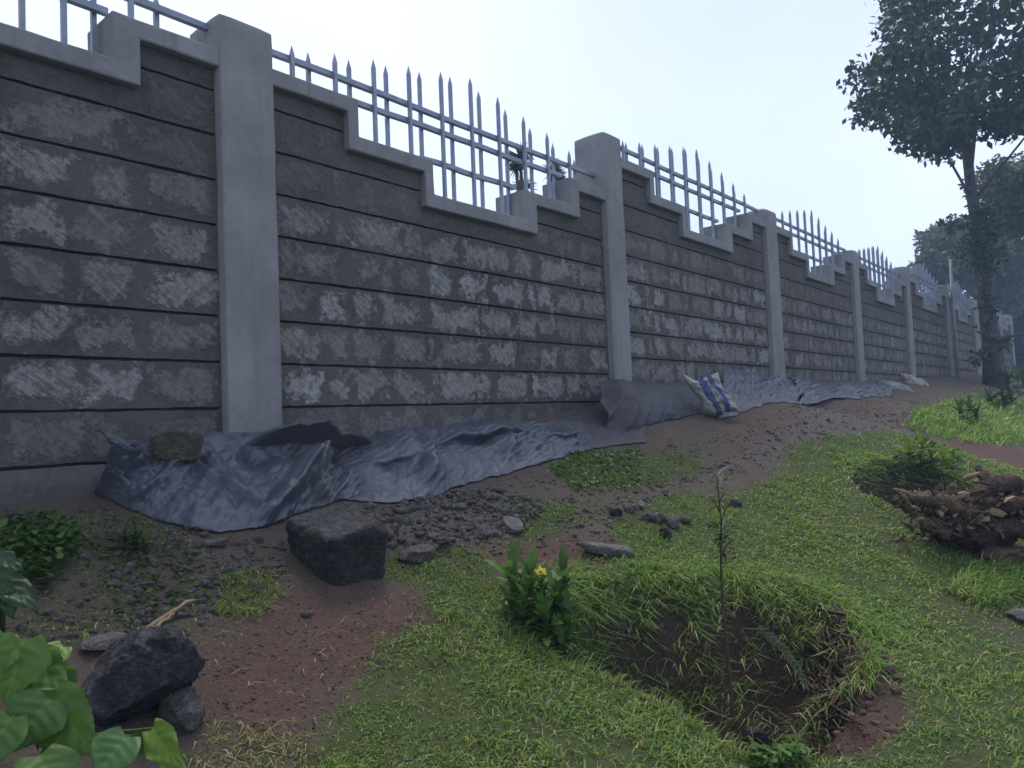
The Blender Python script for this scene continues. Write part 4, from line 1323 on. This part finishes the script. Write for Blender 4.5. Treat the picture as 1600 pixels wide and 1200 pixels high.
for k in range(110):
    if k < 60: px, py = 1122+rg.normal()*5, rg.uniform(742, 850)
    elif k < 84: px, py = rg.uniform(1126, 1150), rg.uniform(838, 880)
    else: px, py = 1128+rg.normal()*3, rg.uniform(880, 1010)
    b = TP(px, py, rg.normal()*.01); a = rg.uniform(0, 6.28); d = np.array([math.cos(a), math.sin(a), rg.uniform(-.2, .9)]); L = rg.uniform(.045, .10)
    V, F = leaf_grid(b, b+d*L, (0, 0, 1), L*.16, lance, 6, 2, .2, .3)
    mesh_obj('leaf', V, F, M['leaf'], sap, origin=b, colors=np.tile(np.array([(.055, .10, .03), (.09, .13, .035), (.13, .08, .04)][0 if k % 5 else (1 if k % 2 else 2)]), (len(V), 1)))

# fern-like frond arching in the pit
fr = thing('grey_green_frond', tuple(GT(1165, 1010)), 'arching grey-green feathery frond on the far bank of the pit', 'frond')
P = resample([TP(1160, 982, .14), TP(1190, 984, .10), TP(1222, 1010, .06), TP(1245, 1042, .03), TP(1258, 1066, 0)], 18)
mb = MB(); mb.tube(P, np.linspace(.003, .001, 18), 5); mb.build('midrib', M['stem'], fr)
for k in range(3, 18):
    for sgn in (-1, 1):
        d = (P[min(17, k+1)]-P[k-1]); d /= np.linalg.norm(d)
        sdv = np.cross(d, -f_)*sgn
        e = P[k]+(sdv*.8+d*1.0)*.032*(1-.45*k/18)
        V, F = leaf_grid(P[k], e, -f_+np.array([0, 0, .5]), .010, lance, 6, 2, .15, .1)
        mesh_obj('leaflet', V, F, M['leaf'], fr, origin=P[k], colors=np.tile(np.array((.10, .13, .075)), (len(V), 1)))

# dead stalks standing at the foot of the muddy sheet
dg = GT(1046, 698)
dw = thing('dry_weed', tuple(dg), 'pale dead weed stalks at the foot of the mud-caked sheet', 'weed')
rgd = np.random.default_rng(44)
for k in range(9):
    tip = dg+np.array(vr)*rgd.uniform(-.07, .09)+UP*rgd.uniform(.07, .17)-fw*rgd.uniform(0, .04)
    b_ = dg+np.array(vr)*rgd.uniform(-.02, .02)
    mb = MB(); mb.tube(resample([b_, (b_+tip)/2+rgd.normal(size=3)*.012, tip], 6), np.linspace(.0032, .0014, 6), 5); mb.build('stalk', M['wood'], dw)
# small herbs
for k, (px, py, hx, ll, lab, cols) in enumerate([
    (205, 862, [(195, 835), (212, 822), (222, 842)], .07, 'pale green jagged weed just below the black sheet', [(.10, .14, .04), (.07, .11, .03)]),
    (1432, 738, [(1420, 702), (1440, 695), (1455, 712), (1475, 715)], .13, 'yellow-green feathery weed above the hollow behind the stump', [(.13, .21, .03), (.17, .24, .035)]),
    (1508, 660, [(1500, 640), (1516, 635), (1525, 648)], .16, 'bushy green weed on the far grass left of the tree foot', [(.06, .11, .03), (.08, .13, .03)]),
    (1560, 640, [(1545, 622), (1565, 615), (1580, 625), (1570, 632)], .2, 'dark leafy bush under the big tree', [(.035, .07, .025), (.05, .09, .03)]),
    (1590, 612, [(1575, 597), (1590, 590), (1600, 600), (1610, 595)], .3, 'bright green undergrowth behind the big tree foot', [(.07, .13, .03), (.09, .16, .035)]),
    (270, 930, [(268, 922), (276, 925)], .03, 'tiny green weed in the dark soil below the sheet', [(.06, .11, .03)])]):
    rt = GT(px, py); dq = float(rt@f_)
    rosette_plant('leafy_weed', lab, rt, [ray(*h)*dq for h in hx], cols, ll, True, 9, .3)

# ------------------------------------------------------------------ grass
def blades(name, P, h, w, lean, cols, label, seed, droop=.5, dirbias=None):
    rg = np.random.default_rng(seed)
    n = len(P)
    a = rg.uniform(0, 2*math.pi, n)
    d = np.stack([np.cos(a), np.sin(a), np.zeros(n)], -1)
    if dirbias is not None:
        d = d+dirbias; d[:, 2] = 0; d /= np.linalg.norm(d, axis=1)[:, None]
    s = np.stack([-d[:, 1], d[:, 0], np.zeros(n)], -1)
    tw = rg.normal(size=n)*.6
    s = s*np.cos(tw)[:, None]+np.array([0, 0, 1.0])*np.sin(tw)[:, None]*.5
    le = lean*rg.uniform(.4, 1.4, n)
    up = np.array([0, 0, 1.0])
    m = P + d*(h*le*.4)[:, None] + up*(h*(1-.35*le))[:, None]*.6
    t = P + d*(h*le)[:, None] + up*(h*np.clip(1-droop*le, .05, 1))[:, None]
    w = w[:, None]
    V = np.stack([P-s*w*.5, P+s*w*.5, m+s*w*.45, m-s*w*.45, t], 1).reshape(-1, 3)
    b = np.arange(n)*5
    T = np.concatenate([np.stack([b, b+1, b+2], -1), np.stack([b, b+2, b+3], -1), np.stack([b+3, b+2, b+4], -1)])
    C = np.repeat(cols, 5, axis=0)
    o = mesh_obj(name, V, T, M['grass'], origin=(P[:, 0].mean(), P[:, 1].mean(), P[:, 2].min()), colors=C)
    return tag(o, label, 'grass', kind='stuff')

PAL = np.array([(.14, .26, .05), (.19, .32, .06), (.10, .195, .042), (.25, .33, .075), (.38, .35, .15), (.45, .40, .23)])
def grass_cols(rg, x, y, dry=.13):
    n = len(x)
    f = .5+.5*fb2(x, y, 1.6, 3, 51)*1.5
    dryp = np.clip(dry+.25*fb2(x, y, 2.3, 3, 53), .03, .6)
    u = rg.random(n)
    k = np.where(u < dryp*.5, 5, np.where(u < dryp, 4, np.where(rg.random(n) < f, rg.integers(0, 2, n), rg.integers(1, 4, n))))
    return PAL[k]*rg.uniform(.7, 1.25, n)[:, None]

rg = np.random.default_rng(99)
N = 3900000
X = rg.uniform(-.6, 15.5, N); Y = rg.uniform(-1.7, 3.18, N)
dist = np.hypot(X, Y)+.3
ang = np.arctan2(Y, X)
vis = (ang > YAW-R(50)) & (ang < YAW+R(48))
dens = 46000*np.minimum(1, (2.0/dist))**1.7
area = 16.1*4.88
tm = look(MK[1], X, Y)
clump = sstep(-.55, .25, fb2(X, Y, 7, 2, 61))
worn = sstep(-.55, .15, fb2(X, Y, 2.2, 3, 64))
pk = tm*(.18+.82*clump)*(.35+.65*worn)*dens*area/N
keep = vis & (rg.random(N) < pk)
X, Y, dist = X[keep], Y[keep], dist[keep]
Z = look(MH, X, Y)
P = np.stack([X, Y, Z-.003], -1)
tall = 1+.6*np.clip(fb2(X, Y, 2.0, 2, 63), -.5, 1)
h = rg.uniform(.009, .025, len(X))*tall*(1+.05*dist)
w = rg.uniform(.0026, .0052, len(X))*np.maximum(1, dist/2.6)
blades('lawn_grass', P, h, w, 1.1, grass_cols(rg, X, Y), 'short green turf covering the lawn in the foreground and right', 1, .55)
print('lawn blades', len(X))

# longer grass on the rims and hanging down the pit
def rim(poly, n, spread, seed):
    rg = np.random.default_rng(seed)
    p = resample(np.concatenate([poly, np.zeros((len(poly), 1))], 1), 400)[:, :2]
    q = p[rg.integers(0, 400, n)]+rg.normal(size=(n, 2))*spread
    return q
def long_grass(name, q, hmin, hmax, label, seed, dry, lean=1.2, dirb=None, droop=.85, wid=.0035):
    rg = np.random.default_rng(seed)
    x, y = q[:, 0], q[:, 1]; z = height(x, y)
    P = np.stack([x, y, z-.004], -1); d = np.hypot(x, y)
    blades(name, P, rg.uniform(hmin, hmax, len(x)), rg.uniform(.7, 1.2, len(x))*wid*np.maximum(1, d/3), lean, grass_cols(rg, x, y, dry), label, seed, droop, dirb)
tocam = np.array([-f_[0], -f_[1], 0])
long_grass('rim_grass', rim(PIT_F[1:-3], 4000, .07, 3), .03, .085, 'longer grass hanging over the far rim of the pit', 4, .06, 1.1, tocam*.35, .8, .004)
long_grass('rim_grass', rim(PIT_N[:6], 1600, .025, 4), .03, .06, 'tufted grass along the near lip of the pit', 5, .25, .8, None, .6, .003)
qp = in_poly(PIT)(np.random.default_rng(6), 15000)
df = poly_dist(qp, PIT_F); dn = poly_dist(qp, PIT_N)
soilfloor = poly_in(qp, FLOOR)
patch = fb2(qp[:, 0], qp[:, 1], 6, 3, 71)
qp = qp[(~soilfloor) & (patch > .03) & (np.random.default_rng(8).random(len(qp)) < .14+.7*sstep(.45, .08, df))]
long_grass('pit_grass', qp, .05, .13, 'straggling pale grass stems inside the pit', 7, .22, 1.1, tocam*.25, .8, .0042)
long_grass('rim_grass', rim(H2_F[:-1], 1800, .06, 8), .03, .08, 'long grass over the rim of the hollow behind the stump', 9, .12, 1.2, tocam*.8, .95, .004)
q9 = in_poly(GP([(1480, 925), (1520, 890), (1600, 885), (1610, 930), (1540, 950)]))(np.random.default_rng(9), 1800)
long_grass('grass_tuft', q9, .05, .13, 'tall dark green grass tuft below the soil heap', 10, .05, .9, None, .7, .004)
q9 = in_poly(GP([(345, 900), (420, 890), (445, 930), (400, 970), (340, 960)]))(np.random.default_rng(10), 900)
long_grass('grass_tuft', q9, .02, .06, 'thin grass left of the black basalt block', 11, .3, 1.0, None, .7, .003)
q9 = in_poly(GP([(1410, 660), (1480, 625), (1600, 625), (1750, 640), (1750, 720), (1600, 700), (1500, 695)]))(np.random.default_rng(11), 7500)
long_grass('rough_grass', q9, .05, .15, 'rough grass under the big tree', 12, .08, .9, None, .7, .006)
q9 = in_poly(GP([(40, 830), (220, 800), (300, 840), (240, 900), (100, 880)]))(np.random.default_rng(12), 700)
long_grass('sparse_grass', q9, .012, .035, 'thin dry grass on the bank in front of the plinth', 13, .4, 1.0, None, .7, .0025)
# taller tufts and dead thatch break up the turf
rgt = np.random.default_rng(77)
tc_ = in_poly(TURF[0])(rgt, 170)
tc_ = tc_[look(MK[0], tc_[:, 0], tc_[:, 1]) > .6]
q9 = np.concatenate([c_+rgt.normal(size=(int(rgt.integers(14, 40)), 2))*rgt.uniform(.012, .035) for c_ in tc_])
long_grass('turf_tufts', q9, .025, .065, 'taller darker tufts dotted over the lawn', 21, .04, .8, None, .6, .0045)
q9 = in_poly(TURF[0])(rgt, 1500); q9 = q9[look(MK[0], q9[:, 0], q9[:, 1]) > .5]
long_grass('dead_thatch', q9, .02, .055, 'dry straw-coloured stalks lying on the lawn', 22, 1.0, 1.3, None, .95, .003)
# straw and dry bits
q9 = np.concatenate([in_poly(GP([(280, 1200), (330, 1120), (480, 1150), (480, 1200)]))(np.random.default_rng(13), 260), in_poly(GP([(270, 1010), (590, 905), (700, 965), (480, 1180)]))(np.random.default_rng(14), 130)])
long_grass('straw_litter', q9, .02, .05, 'dry straw bits on the red earth', 14, 1.0, 1.3, None, .98, .003)

# ------------------------------------------------------------------ trees
def crown(name, centres, radii, per, size, cols, parent, seed, droop=0.0, flat=.75):
    rg = np.random.default_rng(seed)
    VV, CC = [], []
    cols = np.array(cols)
    for c, r in zip(centres, radii):
        n = int(per*r*r)
        u = rg.normal(size=(n, 3)); u /= np.linalg.norm(u, axis=1)[:, None]
        rad = r*rg.random(n)**.45
        p = c+u*rad[:, None]*np.array([1, 1, flat])
        p[:, 2] -= droop*(rad**2)
        d = rg.normal(size=(n, 3)); d[:, 2] -= .3; d /= np.linalg.norm(d, axis=1)[:, None]
        e = np.cross(d, rg.normal(size=(n, 3))); e /= np.linalg.norm(e, axis=1)[:, None]
        s = size*rg.uniform(.6, 1.3, n)[:, None]
        VV.append(np.stack([p, p+d*s*.5+e*s*.28, p+d*s, p+d*s*.5-e*s*.28], 1).reshape(-1, 3))
        cc = cols[rg.integers(len(cols), size=n)]*rg.uniform(.7, 1.2, n)[:, None]*rg.uniform(.8, 1.15)
        CC.append(np.repeat(cc, 4, axis=0))
    V = np.concatenate(VV); F = np.arange(len(V)).reshape(-1, 4)
    return mesh_obj(name, V, F, M['tree'], parent, smooth=False, colors=np.concatenate(CC))

def limbs(mb, start, ends, r0, seed, sag=.1):
    rg = np.random.default_rng(seed)
    for e in ends:
        L = np.linalg.norm(e-start)
        mid = start*.5+e*.5+np.array([0, 0, sag*L])+rg.normal(size=3)*.06*L
        mb.tube(resample([start, mid, e], 7), np.linspace(r0, r0*.2, 7), 6)

def tree(name, label, base, trunk_pts, trunk_r, centres, radii, per, size, cols, seed, mat=None, group=None, nl=14, droop=0.0, flat=.75):
    t = thing(name, tuple(base), label, 'tree', group)
    mb = MB(); mb.tube(resample(trunk_pts, 14), np.interp(np.linspace(0, 1, 14), np.linspace(0, 1, len(trunk_r)), trunk_r), 12, wob=.12)
    mb.build('trunk', mat or M['bark'], t)
    rg = np.random.default_rng(seed)
    mb = MB()
    idx = rg.choice(len(centres), min(nl, len(centres)), replace=False)
    tp = np.array(trunk_pts[-1])
    for i in idx:
        k = rg.uniform(.6, 1.0); st = resample(trunk_pts, 20)[int(19*k)]
        limbs(mb, st, [centres[i]], trunk_r[-1]*.7, seed+int(i))
    mb.build('limbs', mat or M['bark'], t)
    crown('crown', centres, radii, per, size, cols, t, seed, droop, flat)
    return t

DT = 15.0
def TT(px, py, o=0.0): return ray(px, py)*(DT+o)
base = G(1556, 604); DT = float(base@f_)
if DT > 15.8 or DT < 12: DT = 15.0; base = TT(1556, 600)
base = np.array([base[0], base[1], H1(base[0], base[1])-.1])
rg = np.random.default_rng(21)
cc, rr = [], []
outline = [(1362, 110), (1350, 160), (1345, 182), (1372, 175), (1395, 215), (1430, 235), (1462, 245), (1395, 60), (1410, 20), (1440, -10), (1500, -40), (1560, -60), (1480, 225), (1540, 215), (1580, 205), (1620, 190),
           (1400, 130), (1440, 90), (1430, 170), (1470, 30), (1480, 130), (1520, 70), (1560, 20), (1520, 170), (1560, 120), (1600, 80), (1600, 150), (1640, 120), (1640, 30), (1600, -30), (1650, -60), (1540, -120), (1470, -90), (1600, -130), (1560, 190), (1450, 200), (1500, 205), (1680, 60), (1690, 150)]
for (px, py) in outline:
    px, py = 1505+(px-1505)*(.84 if px < 1505 else 1.0), py*.93-8
    for k in range(3):
        cc.append(TT(px+rg.normal()*14, py+rg.normal()*12, rg.uniform(-2.0, 2.0))); rr.append(rg.uniform(.34, .66))
big = tree('broadleaf_tree', 'big dark broadleaf tree rising in front of the far end of the wall', base,
    [base, TT(1548, 520), TT(1533, 430), TT(1524, 340), TT(1518, 300), TT(1512, 250), TT(1508, 200), TT(1520, 100)], [.24, .17, .14, .12, .105, .09, .075, .04],
    np.array(cc), rr, 480, .17, [(.018, .030, .016), (.03, .048, .022), (.055, .075, .034)], 31, nl=26)
mb = MB(); limbs(mb, TT(1560, 530), [TT(1600, 521, -.3)], .05, 3, .02); mb.build('dead_branch', M['bark'], big)
# creeper wrapped round the trunk
ivc, ivr = [], []
for py in range(325, 590, 9):
    x0 = np.interp(py, [325, 430, 600], [1524, 1535, 1556])
    if py < 420 or rg.random() < .55:
        ivc.append(TT(x0+rg.normal()*(16 if py < 400 else 8), py, -.22)); ivr.append(rg.uniform(.2, .42) if py < 410 else rg.uniform(.12, .24))
ivy = thing('trunk_creeper', tuple(base), 'leafy creeper clinging to the trunk of the big tree', 'creeper')
crown('foliage', np.array(ivc), ivr, 1500, .10, [(.03, .045, .022), (.045, .065, .03), (.06, .075, .045)], ivy, 41)

def far_tree(name, label, px_pts, D, spread, r, per, size, cols, seed, trunk=None, droop=0.0, nk=3):
    rg = np.random.default_rng(seed)
    cs, rs = [], []
    for (px, py) in px_pts:
        for k in range(nk):
            cs.append(ray(px+rg.normal()*8, py+rg.normal()*8)*(D+rg.uniform(-spread, spread))); rs.append(r*rg.uniform(.7, 1.25))
    cs = np.array(cs)
    bx = cs[:, :2].mean(0) if trunk is None else (ray(*trunk)*D)[:2]
    b0 = np.array([bx[0], bx[1], H1(bx[0], bx[1])-.1])
    topp = np.array([bx[0], bx[1], cs[:, 2].mean()])
    return tree(name, label, b0, [b0, (b0+topp)/2+rg.normal(size=3)*.1, topp], [.22, .17, .08], cs, rs, per, size, cols, seed, nl=12, droop=droop, group='trees beyond the wall')
GR = [(.06, .08, .042), (.08, .105, .055), (.10, .125, .07)]
far_tree('hillside_tree', 'rounded tree beyond the wall, left of the big trunk', [(1470, 385), (1490, 375), (1505, 395), (1460, 405), (1480, 410), (1515, 370), (1500, 420), (1470, 430), (1520, 410)], 27, 1.2, .75, 700, .22, GR, 51)
far_tree('hillside_tree', 'broad tree beyond the wall, right of the big trunk', [(1555, 390), (1570, 405), (1580, 420), (1545, 380), (1560, 430), (1590, 440), (1550, 450), (1575, 460), (1530, 440), (1540, 420)], 30, 1.4, .85, 700, .24, [(.075, .095, .05), (.095, .12, .062), (.115, .14, .078)], 53)
far_tree('drooping_tree', 'pale drooping tree reaching in from the right edge', [(1545, 285), (1560, 278), (1580, 270), (1600, 265), (1560, 310), (1580, 300), (1600, 310), (1590, 340), (1610, 350), (1570, 325), (1625, 300), (1640, 330), (1630, 270), (1650, 300)], 19,   .8, .42, 1500, .13,
         [(.08, .10, .055), (.10, .12, .07), (.12, .14, .085)], 55, trunk=(1690, 400), droop=.25)
far_tree('dark_tree', 'dark dense tree at the right edge behind the end of the wall', [(1590, 470), (1600, 500), (1595, 530), (1610, 460), (1620, 500), (1600, 555), (1620, 550), (1590, 585), (1605, 580), (1640, 520), (1640, 480)], 33, 1.2, .9, 700, .22, [(.018, .028, .014), (.025, .037, .018)], 57)
far_tree('dark_tree', 'low dark trees closing the view past the wall end', [(1640, 590), (1660, 560), (1680, 590), (1700, 550), (1720, 590), (1680, 520), (1750, 570)], 34, 1.2, .9, 300, .24, [(.02, .03, .015), (.03, .045, .02)], 59)

# spiky dracaena heads behind the second panel
db = W(835, 400, 6.2)
dr0 = np.array([db[0], db[1], H1(db[0], db[1])-.05])
dr = thing('spiky_dracaena', tuple(dr0), 'spiky-headed dracaena seen through the railing left of the second pillar', 'tree')
for k, (px, py, rad) in enumerate([(812, 244, .17), (866, 268, .17), (818, 292, .16), (806, 262, .13), (872, 282, .13), (812, 310, .12)]):
    h_ = W(px, py, 6.2+.1*(k % 3))
    mb = MB(); mb.tube(resample([dr0, dr0*.4+h_*.6+np.array([0, 0, -.1]), h_], 8), np.linspace(.05, .02, 8), 7); mb.build('stem', M['bark'], dr)
    sp = MB(); rg = np.random.default_rng(k)
    for j in range(110):
        d = rg.normal(size=3); d[2] = d[2]*.8+.1; d /= np.linalg.norm(d)
        V, F = leaf_grid(h_, h_+d*rad*1.25*rg.uniform(.7, 1.1), -f_+.5*rg.normal(size=3), .03, lambda t: 1-t*.9, 4, 1, 0, .1)
        sp.add(V, F, np.array((.035, .05, .03))*rg.uniform(.7, 1.3))
    sp.build('leaf_head', M['tree'], dr)

# bare pole standing at the far pillar
pp = np.array([17.93, 3.12, .5])
pb = np.array([pp[0], pp[1], H1(pp[0], pp[1])-.1])
mb = MB(); mb.tube([pb, pb+np.array([0, 0, 1.5]), np.array([17.97, 3.12, 2.95])], [.038, .034, .03], 8)
tag(mb.build('wooden_pole', m_simple('grey_pole', (.25, .25, .25), (.36, .36, .35), 6), origin=pb), 'slender pale pole standing against the far part of the wall', 'pole')

# ------------------------------------------------------------------ haze volume added for the blue veil of sky glare
hz = NT('glare_haze')
hz.t.nodes.remove(hz.b)
pv = hz.n('ShaderNodeVolumePrincipled')
pv.inputs['Color'].default_value = (.50, .72, 1.0, 1)
pv.inputs['Density'].default_value = .0052
pv.inputs['Anisotropy'].default_value = .2
hz.l(pv.outputs[0], hz.out.inputs['Volume'])
zlo = float(GZ.min())-1.0
mb = MB(); mb.box(((-205+305)/2, 50, (zlo+16)/2), (256, 256, (16-zlo)/2))
hb = mb.build('haze', hz.m, origin=(50, 50, zlo), smooth=False)
tag(hb, 'thin bluish haze added over the whole place as a veil of sky glare', 'haze', kind='stuff')
